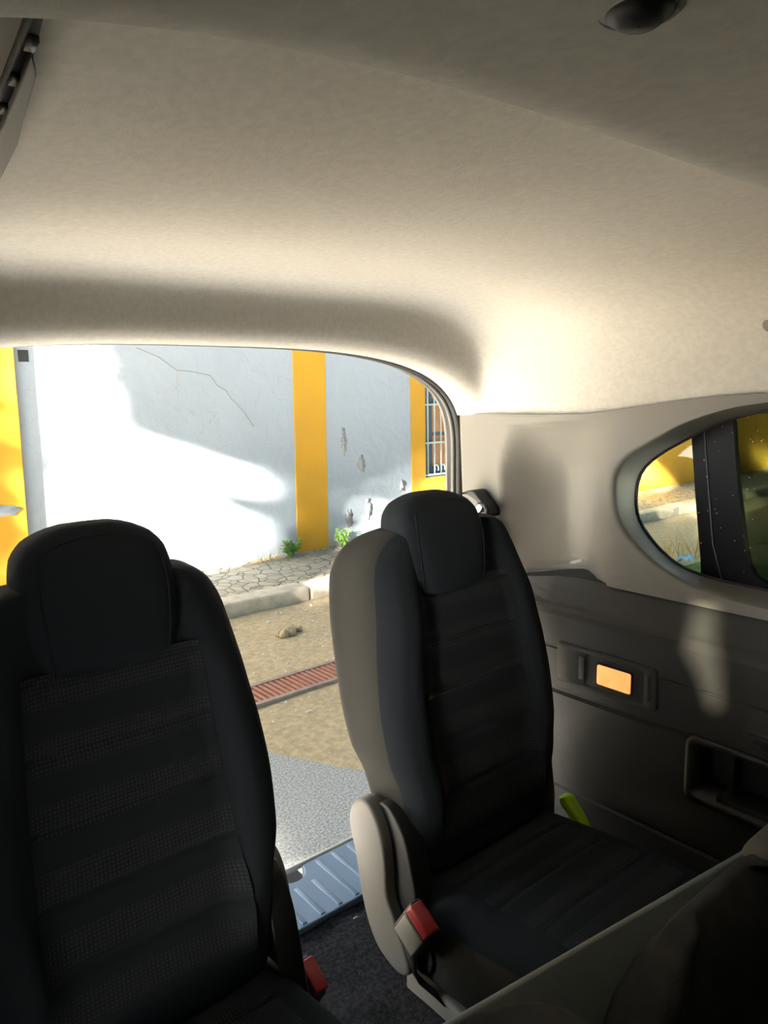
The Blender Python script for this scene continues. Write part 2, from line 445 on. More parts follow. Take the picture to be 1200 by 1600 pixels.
bm = bmesh.new(); box(bm, (15.5, 5.60, 0.62), (15, 0.06, 1.0))
struct(obj('trim_4', bm, M_['yellow'], smooth=False), 'yellow dado seen through the side window', 'dado')
# house window
win = thing('window_2', 'barred house window with blue frame in the yellow surround', 'window', ((WX0+WX1)/2, 5.72, WZ0))
win['kind'] = 'structure'
wl = Vector(win.location)
def wobj(name, bm, m, parent=win, smooth=False):
    bmesh.ops.translate(bm, vec=-wl, verts=bm.verts)
    return obj(name, bm, m, parent, smooth)
yb = 5.76
wobj('window_back', boxes(((WX0+WX1)/2, 5.86, 1.53) and (((WX0+WX1)/2, 5.86, 1.53), (WX1-WX0+.1, 0.03, 1.75))), M_['stile'])
bm = boxes(((WX0+0.02, yb, 1.53), (0.05, 0.05, 1.63)), ((4.755, yb-0.012, 1.53), (0.11, 0.06, 1.63)), ((WX1-0.03, yb, 1.53), (0.06, 0.05, 1.63)),
           ((5.2, yb, 0.76), (1.1, 0.05, 0.09)), ((5.2, yb, 1.50), (1.1, 0.045, 0.05)), ((5.2, yb, 1.15), (1.1, 0.045, 0.035)), ((5.2, yb, 2.3), (1.1, 0.05, 0.08)), ((5.3, yb, 1.53), (0.05, 0.045, 1.63)))
wobj('sash', bm, M_['stile'])
for x0, x1 in ((4.64, 4.70), (4.81, 5.275), (5.325, 5.70)):
    for z0, z1 in ((0.80, 1.135), (1.165, 1.475), (1.525, 2.26)):
        wobj('pane', boxes((((x0+x1)/2, yb+0.01, (z0+z1)/2), (x1-x0, 0.012, z1-z0))), M_['pane_reflection'])
bm = bmesh.new()
for z in (0.735, 1.07, 1.465, 1.9): tube(bm, [(WX0-0.0, 5.625, z), (WX1, 5.625, z)], 0.010, 8)
xs = [4.66+0.095*k for k in range(12)]
for x in xs: tube(bm, [(x, 5.625, 0.725), (x, 5.625, 2.34)], 0.0085, 8)
for k, x in enumerate(xs[1:]):
    pts = []
    for q in range(16):
        a = -0.6+q/15*4.6
        rr = 0.05*(1-q/22)
        pts.append((x+math.cos(a)*rr*0.8, 5.605, 0.80+math.sin(a)*rr))
    tube(bm, pts, 0.007, 6)
wobj('window_grille', bm, M_['bars'], smooth=True)

# kerb stones, one by one
x = -3.0; k = 0
first = True
while x < 19:
    L = (0.95, 0.86, 0.98, 0.90)[k % 4]
    bm = bmesh.new()
    box(bm, (L/2-0.006, 0.0, 0.062), (L-0.012, 0.20, 0.15), None, 0.022, 3)
    for v in bm.verts: v.co += Vector((0, 0.006, 0.006))*noise.noise(Vector((v.co.x*4+k*3, v.co.y*6, v.co.z*6)))
    o = obj('kerb_stone', bm, M_['kerb'], loc=(x, 4.76, -0.012))
    tag(o, 'pale concrete kerb stone at the edge of the cobbled pavement', 'kerb stone', 'kerb stones along the pavement')
    x += L; k += 1

# drain grate
gr = thing('drain_grate', 'long rust-red drain grate set in the dry dirt', 'drain grate', (1.5, 3.31, 0.02))
bm = bmesh.new()
for yy in (-0.115, 0.115): box(bm, (0, yy, 0.004), (3.0, 0.03, 0.022))
for xx in (-1.5, 1.5): box(bm, (xx, 0, 0.004), (0.03, 0.26, 0.022))
obj('grate_frame', bm, M_['grate_frame'], gr, False)
bm = bmesh.new()
for k in range(86): box(bm, (-1.48+k*0.0345, 0, 0.004), (0.021, 0.205, 0.014))
obj('grate_bars', bm, M_['grate'], gr, False)
bm = bmesh.new(); box(bm, (0, 0, -0.008), (3.0, 0.2, 0.004))
obj('grate_pit', bm, M_['groove'], gr, False)

# weeds at the wall foot
def leaf(bm, base, d, L, w, bend, n=5):
    d = Vector(d).normalized(); side = d.cross(Vector((0, 0, 1)));
    if side.length < 0.1: side = Vector((1, 0, 0))
    side.normalize(); rows = []
    p = Vector(base); dir_ = d.copy()
    for i in range(n+1):
        t = i/n; ww = w*math.sin(math.pi*min(1, 0.12+0.88*t))**0.8 if t < 1 else w*0.02
        rows.append([tuple(p-side*ww), tuple(p+Vector((0, 0, ww*0.25))), tuple(p+side*ww)])
        p = p+dir_*L/n; dir_ = (dir_+Vector((0, 0, -bend/n))).normalized()
    grid(bm, rows)
def weed(x, y, z, h, n, label):
    t = thing('weed_plant', label, 'weed', (x, y, z))
    bm = bmesh.new(); bs = bmesh.new()
    for k in range(n):
        a = random.uniform(0, 6.28); t0 = random.uniform(0.3, 1.0)
        b = Vector((math.cos(a)*0.02, math.sin(a)*0.02*0.5-0.02, 0)); tip = Vector((math.cos(a)*h*0.55*t0, math.sin(a)*h*0.35*t0-0.03, h*random.uniform(0.45, 1.0)))
        tube(bs, [b, (b+tip)*0.5+Vector((0, 0, h*0.1)), tip], 0.0035, 5)
        for q in range(6):
            u = 0.35+0.65*q/5; pp = b.lerp(tip, u); a2 = random.uniform(0, 6.28)
            leaf(bm, pp, (math.cos(a2), math.sin(a2), 0.5), 0.055, 0.016, 0.8)
    obj('leaves', bm, M_['leaf'], t); obj('stem', bs, M_['leaf'], t)
weed(2.86, 5.52, 0.165, 0.17, 16, 'low green weed left of the yellow pilaster')
weed(3.44, 5.53, 0.165, 0.17, 13, 'low green weed right of the yellow pilaster')
bm = bmesh.new()
for k in range(60):
    a = random.uniform(0, 6.28); x0 = random.uniform(-0.2, 0.12)
    leaf(bm, (x0, random.uniform(-0.02, 0.05), 0), (math.cos(a), math.sin(a)*0.4-0.1, random.uniform(0.1, 0.9)), random.uniform(0.05, 0.13), 0.003, 0.7, 4)
o = obj('dry_grass_tuft', bm, M_['dry_leaf'], loc=(2.62, 5.5, 0.165)); tag(o, 'dry orange grass tuft at the foot of the white wall', 'grass tuft')
# grass seen through the side window
bm = bmesh.new()
for k in range(5200):
    x0 = random.uniform(4.2, 9.0); y0 = random.uniform(1.4, 3.5)
    if y0 > 3.2+0.25*noise.noise(Vector((x0, y0, 5))): continue
    a = random.uniform(0, 6.28); h = random.uniform(0.03, 0.07)
    v = [bm.verts.new((x0-0.006, y0, 0)), bm.verts.new((x0+0.006, y0+0.003, 0)), bm.verts.new((x0+math.cos(a)*0.03, y0+math.sin(a)*0.03, h))]
    bm.faces.new(v)
tag(obj('grass', bm, M_['grass'], smooth=False), 'short green grass beside the road seen through the side window', 'grass', kind='stuff')
bm = bmesh.new(); box(bm, (6.6, 2.3, 0.006), (4.9, 1.9, 0.014))
struct(obj('lawn', bm, mat('turf', (0.12, 0.19, 0.05), 0.95, 0.1, 9, 0.5), smooth=False), 'green turf under the grass', 'lawn')
bm = bmesh.new()
for k in range(46):
    a = random.uniform(0, 6.28)
    leaf(bm, (random.uniform(-0.35, 0.35), random.uniform(-0.12, 0.12), 0), (math.cos(a)*0.5, math.sin(a)*0.5, 1), random.uniform(0.12, 0.34), 0.005, 0.5, 5)
tag(obj('dry_stalks', bm, M_['dry_leaf'], loc=(5.95, 3.42, 0.01)), 'dry pale grass stalks beyond the clear pane', 'grass stalks', kind='stuff')
bm = bmesh.new()
grid(bm, [[(0.03*i-0.06, 0.025*j-0.05, 0.03+0.02*math.sin(i*1.7+j)+0.012*((i*j) % 3)) for i in range(5)] for j in range(5)])
tag(obj('plastic_scrap', bm, M_['blue_scrap'], loc=(5.62, 3.28, 0.03)), 'crumpled pale blue plastic scrap lying on the grass', 'litter')
# loose stones on the dirt
bm = bmesh.new()
for k in range(420):
    x0, y0 = random.uniform(0.6, 3.2), random.uniform(2.9, 4.6)
    if abs(y0-3.31) < 0.16 or (abs(x0-1.92) < 0.2 and abs(y0-4.08) < 0.15): continue
    s = random.uniform(0.003, 0.009)
    t = bmesh.ops.create_icosphere(bm, subdivisions=1, radius=s)
    bmesh.ops.translate(bm, vec=(x0, y0, 0.018), verts=t['verts'])
tag(obj('gravel', bm, M_['speck'], smooth=False), 'loose pale gravel scattered on the dry dirt', 'gravel', kind='stuff')
bm = bmesh.new()
for k in range(9):
    t = bmesh.ops.create_icosphere(bm, subdivisions=2, radius=random.uniform(0.02, 0.045))
    bmesh.ops.translate(bm, vec=(random.uniform(-.09, .09), random.uniform(-.05, .05), 0.02), verts=t['verts'])
for v in bm.verts: v.co += Vector((1, 1, 1))*0.012*noise.noise(v.co*40)
tag(obj('dirt_clod', bm, M_['dirt'], loc=(1.92, 4.08, 0.01)), 'small grey-brown clod on the dirt between kerb and grate', 'clod')

# unseen tree inferred from dapples; more leaf clumps added to block sun elsewhere
tree = thing('shade_tree', 'unseen broad tree casting dappled shade on the wall, crown filled out to block sun', 'tree', (-7.6, 1.2, 0))
bm = bmesh.new(); tube(bm, [(0, 0, 0), (0.1, 0, 1.5), (-0.1, 0.1, 3.2), (0, 0, 4.6)], [0.28, 0.22, 0.2, 0.12], 12)
obj('trunk', bm, M_['bark'], tree)
rt_ = random.Random(21)
bm = bmesh.new()
T0 = Vector((-7.6, 1.2, 0))
def foliage(p, r_, cnt, s=None):
    '''a clump of leaves up-sun of the street point p'''
    s = s or 10.2+rt_.uniform(-0.6, 0.6) + (p[0]-2)*0.4
    c = Vector(p) - SUN_DIR*s - T0
    for k in range(cnt):
        u = Vector((rt_.gauss(0, 1), rt_.gauss(0, 1), rt_.gauss(0, 1))); u = u.normalized()*r_*rt_.random()**0.4
        q = c+u
        a = Vector((rt_.gauss(0, 1), rt_.gauss(0, 1), rt_.gauss(0, 1))).normalized(); b = a.orthogonal().normalized()
        L = rt_.uniform(0.07, 0.12)
        v = [bm.verts.new(q+a*L), bm.verts.new(q+b*L*0.6), bm.verts.new(q-a*L), bm.verts.new(q-b*L*0.6)]
        bm.faces.new(v)
def dense(r_, depth): return int(depth*math.pi*r_*r_/0.0055)
rt_.seed(101)
for x_, z_, r_ in ((1.55, 1.95, .16), (1.62, 1.72, .16), (1.66, 1.50, .14), (1.72, 1.32, .12), (1.80, 1.75, .2), (2.34, 1.26, .15), (2.42, 1.10, .12), (2.20, 1.42, .14), (1.85, 1.95, .22), (1.80, 1.50, .14), (1.84, 1.32, .10), (2.15, 1.95, .28), (2.0, 1.72, .16), (2.35, 1.75, .26), (2.38, 1.48, .2), (2.50, 1.30, .18), (2.62, 1.62, .3), (2.60, 1.18, .12),
                   (2.72, 1.95, .3), (2.95, 1.75, .3), (3.05, 1.42, .2), (2.72, 1.38, .12), (3.25, 1.75, .3), (3.25, 1.35, .3), (3.22, .95, .24), (3.22, .6, .2), (3.55, 1.8, .35), (3.6, 1.4, .3), (3.62, 1.0, .28), (3.85, 1.15, .25), (3.95, 1.8, .3), (4.0, 1.45, .2), (3.7, .72, .14),
                   (4.25, 1.2, .16), (4.5, 1.85, .22), (4.5, 1.5, .14), (3.5, .32, .14), (3.0, .42, .10), (3.05, .75, .09)):
    foliage((x_, 5.6, z_), r_, dense(r_, 7.0))
rt_.seed(102)
for k in range(54): foliage((-0.75, 0.36+0.056*(k % 6), 0.60+0.105*(k//6)), 0.13, dense(0.13, 2.2), 8.0+rt_.uniform(-.4, .4))  # added clumps keeping direct sun out of the door slot
rt_.seed(103)
for k in range(80):      # high crown
    hx_ = rt_.uniform(0, 10)
    foliage((hx_, 5.6, rt_.uniform(2.35 if hx_ > 1.9 else 2.95, 4.6)), 0.5, dense(0.5, 3.2))
rt_.seed(104)
for k in range(40): foliage((1.0+0.26*(k % 8)+rt_.uniform(-.08, .08), 5.6, 0.1+0.3*(k//8)+rt_.uniform(-.08, .08)), 0.2, dense(0.2, 0.30))      # a few leaves over the bright bay
rt_.seed(105)
for k in range(60): foliage((-0.25+0.16*(k % 6), 5.55, 0.3+0.19*(k//6)), 0.15, dense(0.15, 2.2))    # left pilaster
rt_.seed(106)
for k in range(22): foliage((rt_.uniform(-4.0, -0.4), 5.6, rt_.uniform(0.2, 2.3)), 0.5, dense(0.5, 2.2))       # over the wall beyond the left pilaster
rt_.seed(107)
for k in range(26): foliage((rt_.uniform(3.6, 8.5), 5.6, rt_.uniform(0.1, 2.0)), 0.4, dense(0.4, 0.9))       # thin leaves over the bay beyond the second pilaster
rt_.seed(108)
for k in range(26): foliage((rt_.uniform(1.2, 3.6), rt_.uniform(4.3, 4.7), 0.0), 0.2, dense(0.2, 1.0))   # thin over the foot of the kerb
rt_.seed(109)
for k in range(40): foliage((rt_.uniform(3.5, 5.0), rt_.uniform(2.8, 4.7), 0.0), 0.22, dense(0.22, 2.4))
rt_.seed(110)
for k in range(100): foliage((rt_.uniform(0.95, 3.5), rt_.uniform(2.1, 4.2), 0.0), 0.22, dense(0.22, 2.4))   # verge behind the van
rt_.seed(111)
for k in range(46): foliage((rt_.uniform(0.55, 1.5), rt_.uniform(1.45, 2.9), 0.0), 0.18, dense(0.18, 0.7))    # asphalt right behind the tailgate
rt_.seed(112)
for k in range(40): foliage((rt_.uniform(-0.7, 1.0), rt_.uniform(3.3, 5.4), 0.0), 0.24, dense(0.24, 2.0))   # verge further along
rt_.seed(113)
for k in range(56): foliage((rt_.uniform(1.4, 5.2), rt_.uniform(4.7, 5.45), 0.12), 0.15, dense(0.15, 3.0))   # pavement
rt_.seed(114)
for k in range(30): foliage((rt_.uniform(9.4, 14.0), 5.6, rt_.uniform(0.1, 1.6)), 0.35, dense(0.35, 2.2))    # yellow stretch of wall
rt_.seed(115)
for k in range(80): foliage((rt_.uniform(5.0, 13.0), rt_.uniform(1.6, 5.5), 0.0), 0.40, dense(0.40, 2.0))    # ground seen through the side window
obj('crown', bm, M_['tree_leaf'], tree, False)

# ------------------------------------------------------------------ STRUCTURE: van interior shell
# headliner: cross-sections along the length
HL = [  # y, top z, half width, exponent, zb
    (-1.50, 1.690, 0.56, 3.0, 1.45), (-1.10, 1.735, 0.60, 3.6, 1.45), (-0.50, 1.748, 0.610, 4.0, 1.45), (0.05, 1.738, 0.612, 4.2, 1.45), (0.235, 1.737, 0.612, 4.2, 1.45),
    (0.262, 1.743, 0.612, 4.2, 1.45), (0.298, 1.771, 0.612, 4.2, 1.45), (0.330, 1.798, 0.613, 4.2, 1.45), (0.36, 1.804, 0.614, 4.2, 1.45), (0.45, 1.799, 0.615, 4.3, 1.45),
    (0.55, 1.794, 0.616, 4.5, 1.45), (0.65, 1.791, 0.616, 4.6, 1.45), (0.80, 1.7905, 0.616, 4.8, 1.45), (0.95, 1.7915, 0.617, 5.2, 1.45), (1.04, 1.789, 0.618, 5.4, 1.45),
    (1.075, 1.785, 0.619, 5.4, 1.45), (1.105, 1.778, 0.620, 5.2, 1.45), (1.125, 1.768, 0.621, 4.9, 1.45), (1.137, 1.748, 0.623, 4.4, 1.45), (1.145, 1.724, 0.626, 3.9, 1.45), (1.155, 1.704, 0.630, 3.5, 1.45), (1.172, 1.691, 0.635, 3.2, 1.45), (1.195, 1.686, 0.640, 3.1, 1.45),
    (1.222, 1.687, 0.645, 3.05, 1.45), (1.24, 1.694, 0.652, 3.0, 1.45), (1.26, 1.71, 0.662, 3.0, 1.45), (1.28, 1.74, 0.68, 3.0, 1.45)]
def seam_z(y):
    return catmull_table([(-1.6, 1.60), (0.40, 1.592), (0.523, 1.587), (0.605, 1.583), (0.685, 1.574), (0.787, 1.56), (0.87, 1.551), (0.95, 1.549), (1.3, 1.549)], y)[0]
ys = []
y = -1.5
while y < 1.28:
    ys.append(y)
    y += 0.08 if y < 0.1 else (0.01 if y < 0.95 else 0.005)
ys.append(1.28)
rows = []
NU = 96
for y in ys:
    H, W, n, zb = catmull_table(HL, y)
    zs = seam_z(y)-0.006
    k = ((zs-zb)/(H-zb))
    th0 = math.asin(max(0, min(1, k))**(n/2))
    th0 = max(th0, 1e-4)
    thl = max(th0, math.asin(max(0, min(1, (1.62-zb)/(H-zb)))**(n/2)) if y < 0.5 else th0)  # near-side edge raised to let the added sun beam through
    row = []
    for i in range(NU+1):
        # even spacing along the angle, with extra points in the corners
        th = th0 + (math.pi-th0-thl)*i/NU
        c, s_ = math.cos(th), math.sin(th)
        wd = W if c > 0 else W+0.095*(1-sstep(0.45, 1.0, y))   # the near side has its door opening further out
        x = wd*math.copysign(abs(c)**(2/n), c); z = zb+(H-zb)*abs(s_)**(2/n)
        row.append((x, y, z))
    rows.append(row)
bm = bmesh.new(); grid(bm, rows)
ceil = struct(obj('ceiling', bm, M_['headliner']), 'beige felt roof lining of the van', 'roof lining')
sol = ceil.modifiers.new('thick', 'SOLIDIFY'); sol.thickness = 0.012; sol.offset = 1.0

# roof skin above the lining so no light leaks in
bm = bmesh.new()
rows = []
for y in (-1.55, -1.2, -0.5, 0.3, 0.9, 1.2, 1.3):
    rows.append([(0.80*math.copysign(abs(math.cos(t))**0.5, math.cos(t)), y, 1.69+(0.17 if y > -1.3 else 0.12)*math.sin(t)**0.5) for t in [math.pi*i/24 for i in range(25)]])
grid(bm, rows)
roof = struct(obj('roof', bm, M_['body']), 'outer roof skin of the van', 'roof')
roof.modifiers.new('thick', 'SOLIDIFY').thickness = 0.01

# right upper trim around the side window
IN = [(0.40, 1.248), (0.525, 1.252), (0.585, 1.253), (0.646, 1.257), (0.693, 1.270), (0.732, 1.297), (0.768, 1.334), (0.778, 1.350), (0.782, 1.375), (0.781, 1.411), (0.774, 1.443), (0.759, 1.459), (0.723, 1.484),
      (0.681, 1.508), (0.640, 1.530), (0.596, 1.547), (0.544, 1.561), (0.40, 1.578), (0.10, 1.583), (-0.30, 1.580), (-0.36, 1.50), (-0.36, 1.32), (-0.30, 1.245), (0.10, 1.245)]
OUT = [(0.40, 1.230), (0.504, 1.233), (0.563, 1.235), (0.650, 1.247), (0.713, 1.278), (0.775, 1.326), (0.793, 1.362), (0.798, 1.414), (0.790, 1.456), (0.768, 1.474), (0.732, 1.497), (0.656, 1.539), (0.581, 1.563),
       (0.524, 1.572), (0.40, 1.584), (0.10, 1.588), (-0.33, 1.585), (-0.39, 1.50), (-0.39, 1.30), (-0.33, 1.230), (0.10, 1.228)]
DK = 1.032      # the glass sits further out than the bezel line
def deep(l): return [(y*DK, 1.6+(z-1.6)*DK) for y, z in l]
IN = deep(IN)
CEN = Vector((0.30, 1.415))
def ray_poly(poly, ang):
    d = Vector((math.cos(ang), math.sin(ang))); best = None
    for i in range(len(poly)):
        a = Vector(poly[i]); b = Vector(poly[(i+1) % len(poly)]); e = b-a
        den = d.x*e.y-d.y*e.x
        if abs(den) < 1e-12: continue
        w = a-CEN
        t = (w.x*e.y-w.y*e.x)/den; u = (w.x*d.y-w.y*d.x)/den
        if t > 0 and -1e-9 <= u <= 1+1e-9 and (best is None or t > best): best = t
    return CEN+d*best
def bot_z(y):
    return catmull_table([(-1, 1.214), (0.86, 1.213), (0.93, 1.208), (1.02, 1.192), (1.08, 1.185), (1.3, 1.185)], y)[0]
OUTER = [(-0.70, bot_z(-0.7))] + [(yy, bot_z(yy)) for yy in (0, 0.5, 0.8, 0.86, 0.93, 1.0, 1.08, 1.16)] + [(1.225, bot_z(1.225)), (1.225, seam_z(1.225))] + \
        [(yy, seam_z(yy)) for yy in (1.1, 0.95, 0.87, 0.787, 0.685, 0.605, 0.523, 0.40, 0.0)] + [(-0.70, seam_z(-0.7))]
def trim_x(y, z):
    base = 0.622 - 0.016*(z-1.2)/0.35
    if y > 1.06: base += (y-1.06)*0.16
    # hollow between the tailgate pillar and the window: distance inside an outline with a rounded upper corner
    rc = 0.125; u, v = 1.088-y, 1.538-z
    d = min(u, v) if (u > rc or v > rc) else rc-math.hypot(rc-u, rc-v)
    t = min(1.0, max(0.0, d/0.115)); t = t*(1-0.25*t)/0.75 if t < 1 else 1.0
    return base + 0.100*min(1.0, t)*sstep(0.80, 0.945, y)
angs = sorted(set([2*math.pi*i/200 for i in range(200)] + [math.atan2(p[1]-CEN.y, p[0]-CEN.x) % (2*math.pi) for p in OUTER]))
l_in = [ray_poly(IN, a) for a in angs]; l_out = [ray_poly(OUT, a) for a in angs]; l_rect = [ray_poly(OUTER, a) for a in angs]
def smooth_loop(l, it=2):
    for _ in range(it):
        l = [(l[i-1]+l[i]*2+l[(i+1) % len(l)])/4 for i in range(len(l))]
    return l
l_in = smooth_loop(l_in); l_out = smooth_loop(l_out)
loops = [[(0.715, p.x, p.y) for p in l_in], [(0.703, p.x, p.y) for p in l_in]]
for t in (0.3, 0.6, 0.9):
    loops.append([(0.702+(trim_x(o.x, o.y)+0.006-0.702)*t, i.x+(o.x-i.x)*t, i.y+(o.y-i.y)*t) for i, o in zip(l_in, l_out)])
loops.append([(trim_x(o.x, o.y)+0.0012, o.x, o.y) for o in l_out])
NR = 44
for k in range(1, NR+1):
    t = k/NR
    loops.append([(trim_x(o.x+(r_.x-o.x)*t, o.y+(r_.y-o.y)*t), o.x+(r_.x-o.x)*t, o.y+(r_.y-o.y)*t) for o, r_ in zip(l_out, l_rect)])
loops.append([(p[0]+0.05, p[1]+0.004, p[2]) for p in loops[-1]])
bm = bmesh.new(); loft(bm, loops, cap=False)
trim_r = struct(obj('wall_right', bm, M_['trim']), 'beige moulded plastic trim around the side window and tailgate pillar', 'side trim')
trim_r.modifiers.new('thick', 'SOLIDIFY').thickness = 0.004
# lower rear pillar cover below the beige trim, down to the floor
bm = bmesh.new()
rows = []
for z in (0.58, 0.7, 0.85, 1.0, 1.1, 1.19):
    rows.append([(0.618, 1.04, z), (0.622, 1.10, z), (0.632, 1.17, z), (0.646, 1.225, z), (0.70, 1.232, z)])
grid(bm, rows)
struct(obj('trim_5', bm, M_['panel']), 'dark lower pillar cover beside the tailgate', 'pillar cover')

# side window
w1 = thing('window_1', 'side window with clear rear pane, black pillar and dark tinted pane', 'window', (0.71, 0.4, 1.24))
w1['kind'] = 'structure'
w1l = Vector(w1.location)
def w1o(name, bm, m, smooth=False, parent=w1):
    bmesh.ops.translate(bm, vec=-w1l, verts=bm.verts); return obj(name, bm, m, parent, smooth)
w1o('clear_pane', prism(bmesh.new(), deep([(0.640, 1.21), (0.83, 1.21), (0.83, 1.57), (0.679, 1.57)]), 'x', 0.714, 0.718), M_['glass'])
w1o('tinted_pane', prism(bmesh.new(), deep([(-0.45, 1.21), (0.60, 1.21), (0.63, 1.60), (-0.45, 1.60)]), 'x', 0.714, 0.718), M_['glass_dark'])
pil = [(0.640, 1.215), (0.646, 1.290), (0.661, 1.40), (0.682, 1.58), (0.6075, 1.58), (0.600, 1.535), (0.585, 1.42), (0.5655, 1.315), (0.558, 1.290), (0.546, 1.272), (0.525, 1.263), (0.48, 1.258), (0.40, 1.255), (-0.45, 1.252), (-0.45, 1.215)]
w1o('black_pillar', prism(bmesh.new(), deep(pil), 'x', 0.706, 0.722), M_['ceramic'])
w1o('seal_lip', tube(bmesh.new(), [(0.705, y, z) for y, z in deep([(0.652, 1.535), (0.637, 1.42), (0.624, 1.32), (0.597, 1.235)])], 0.0011, 6), M_['trim'], True)
w1o('seal', tube(bmesh.new(), [(0.706, p.x, p.y) for p in l_in]+[(0.706, l_in[0].x, l_in[0].y)], 0.0045, 8, False), M_['rubber'], True)
bm = bmesh.new()
rr = random.Random(11)
for k in range(95):
    yy, zz = rr.uniform(0.42, 0.79), rr.uniform(1.25, 1.55)
    t = bmesh.ops.create_icosphere(bm, subdivisions=1, radius=rr.choice((0.0006, 0.0008, 0.0008, 0.0011)))
    bmesh.ops.scale(t and bm, vec=(0.4, 1, 1.1), verts=t['verts'])
    bmesh.ops.translate(bm, vec=(0.7135 if not (0.535 < yy-0.14*(zz-1.4) < 0.69) else 0.7055, yy, zz), verts=t['verts'])
o = w1o('dried_drops', bm, M_['speck'], True); o['kind'] = 'stuff'

# dark lower side panel with ledge, lamp, pocket and vent
sp = thing('boot_side_panel', 'dark grey plastic boot side panel below the side window', 'side panel', (0.6, 0.4, 0.6))
spl = Vector(sp.location)
def spo(name, bm, m, smooth=True, parent=sp):
    bmesh.ops.translate(bm, vec=-spl, verts=bm.verts); return obj(name, bm, m, parent, smooth)
PZ = [(0.60, 0.612), (0.70, 0.608), (0.752, 0.606), (0.756, 0.611), (0.762, 0.611), (0.766, 0.604), (0.85, 0.600), (0.968, 0.596), (0.973, 0.603), (0.980, 0.603), (0.985, 0.594), (1.05, 0.589), (1.068, 0.588), (1.070, 0.5905), (1.0725, 0.5905), (1.075, 0.588),
      (1.12, 0.585), (1.142, 0.584), (1.152, 0.5855), (1.160, 0.590), (1.166, 0.596), (1.185, 0.608), (1.205, 0.622), (1.216, 0.630)]
def pocket(y, z):
    if -0.10 < y < 0.6135 and 0.868 < z < 0.9755: return 0.055
    return 0
gy = [-0.7, -0.4, -0.104, -0.098, 0.1, 0.25, 0.4, 0.5, 0.58, 0.6115, 0.6155, 0.66, 0.72, 0.80, 0.88, 0.94, 1.0, 1.03, 1.06, 1.10]
gz = sorted(set([p[0] for p in PZ] + [0.866, 0.870, 0.9735, 0.9765, 0.65, 0.80, 0.92, 1.03]))
def pz_x(z): return lerp_table([(a, b) for a, b in PZ], z)[0]
rows = []
for z in gz:
    row = []
    for y in gy:
        zz = z
        if z > 1.15: zz = z - (1.213-bot_z(y))*sstep(1.15, 1.205, z)
        x = pz_x(z)
        row.append((x+pocket(y, z), y, zz))
    rows.append(row)
rows.append([(0.76, p[1], p[2]+0.0005) for p in rows[-1]])      # flat shelf running out under the beige trim
spo('panel', grid(bmesh.new(), rows), M_['panel'], False)
# pocket frame and inner lid
bm = bmesh.new()
def rr_loop(y0, y1, z0, z1, r, x, n=6):
    pts = []
    for cy, cz, a0 in ((y1-r, z1-r, 0), (y0+r, z1-r, 90), (y0+r, z0+r, 180), (y1-r, z0+r, 270)):
        for k in range(n+1):
            a = R(a0+90*k/n); pts.append((x, cy+r*math.cos(a), cz+r*math.sin(a)))
    return pts
loft(bm, [rr_loop(-0.12, 0.618, 0.858, 0.983, 0.018, 0.600), rr_loop(-0.12, 0.618, 0.858, 0.983, 0.018, 0.590), rr_loop(-0.108, 0.606, 0.872, 0.972, 0.014, 0.590), rr_loop(-0.10, 0.598, 0.88, 0.965, 0.012, 0.640)], cap=False)
spo('storage_pocket', bm, M_['panel_dark'])
spo('pocket_divider', boxes(((0.632, 0.545, 0.922), (0.03, 0.006, 0.085)), ((0.625, 0.30, 0.880), (0.06, 0.52, 0.01))), M_['panel_dark'], False)
bm = bmesh.new()
prism(bm, [(0.522, 1.030), (0.516, 1.012), (0.500, 0.998), (0.46, 0.989), (0.34, 0.986), (0.34, 1.034)], 'x', 0.586, 0.596, 0.002)
vg = spo('vent_grille', bm, M_['panel_dark'])
bm = bmesh.new()
for k in range(4): box(bm, (0.5865, 0.43-0.004*k, 1.024-k*0.0095), (0.010, 0.155-0.012*k, 0.0042), Matrix.Rotation(R(-25), 3, 'Y'))
spo('slat', bm, M_['panel'], False)
# raised surround of the lamp
bm = bmesh.new()
loft(bm, [rr_loop(0.676, 0.90, 1.004, 1.088, 0.008, 0.596), rr_loop(0.676, 0.90, 1.004, 1.088, 0.008, 0.5855), rr_loop(0.679, 0.897, 1.007, 1.085, 0.007, 0.584), rr_loop(0.70, 0.835, 1.010, 1.080, 0.006, 0.584), rr_loop(0.703, 0.832, 1.013, 1.077, 0.005, 0.587)], cap=False)
bm.faces.new([bm.verts.new((0.587, a[1], a[2])) for a in rr_loop(0.703, 0.832, 1.013, 1.077, 0.005, 0.587)])
spo('lamp_surround', bm, M_['panel'])
for ty, tw in ((0.692, 0.006), (0.838, 0.014)): spo('clip_tab', boxes(((0.5842, ty, 1.046), (0.004, tw, 0.048), None, 0.001, 2)), M_['panel'])

lamp = thing('boot_lamp', 'lit orange rectangular lamp in the dark side panel', 'lamp', (0.585, 0.765, 1.044))
bm = bmesh.new()
def lamp_loop(x, g): return [(x-0.585, a[1]-0.765, a[2]-1.044) for a in rr_loop(0.7285-g, 0.8025+g, 1.024-g, 1.064+g, 0.004, x)]
loft(bm, [lamp_loop(0.590, 0.003), lamp_loop(0.582, 0.003), lamp_loop(0.5815, 0.0015), lamp_loop(0.586, 0.0)], cap=False)
obj('lamp_bezel', bm, M_['panel_dark'], lamp)
bm = bmesh.new(); loft(bm, [lamp_loop(0.588, 0.0), lamp_loop(0.583, 0.0), lamp_loop(0.5815, -0.003)])
lens = obj('lens', bm, M_['lamp'], lamp); lens['label'] = 'glowing orange lens'

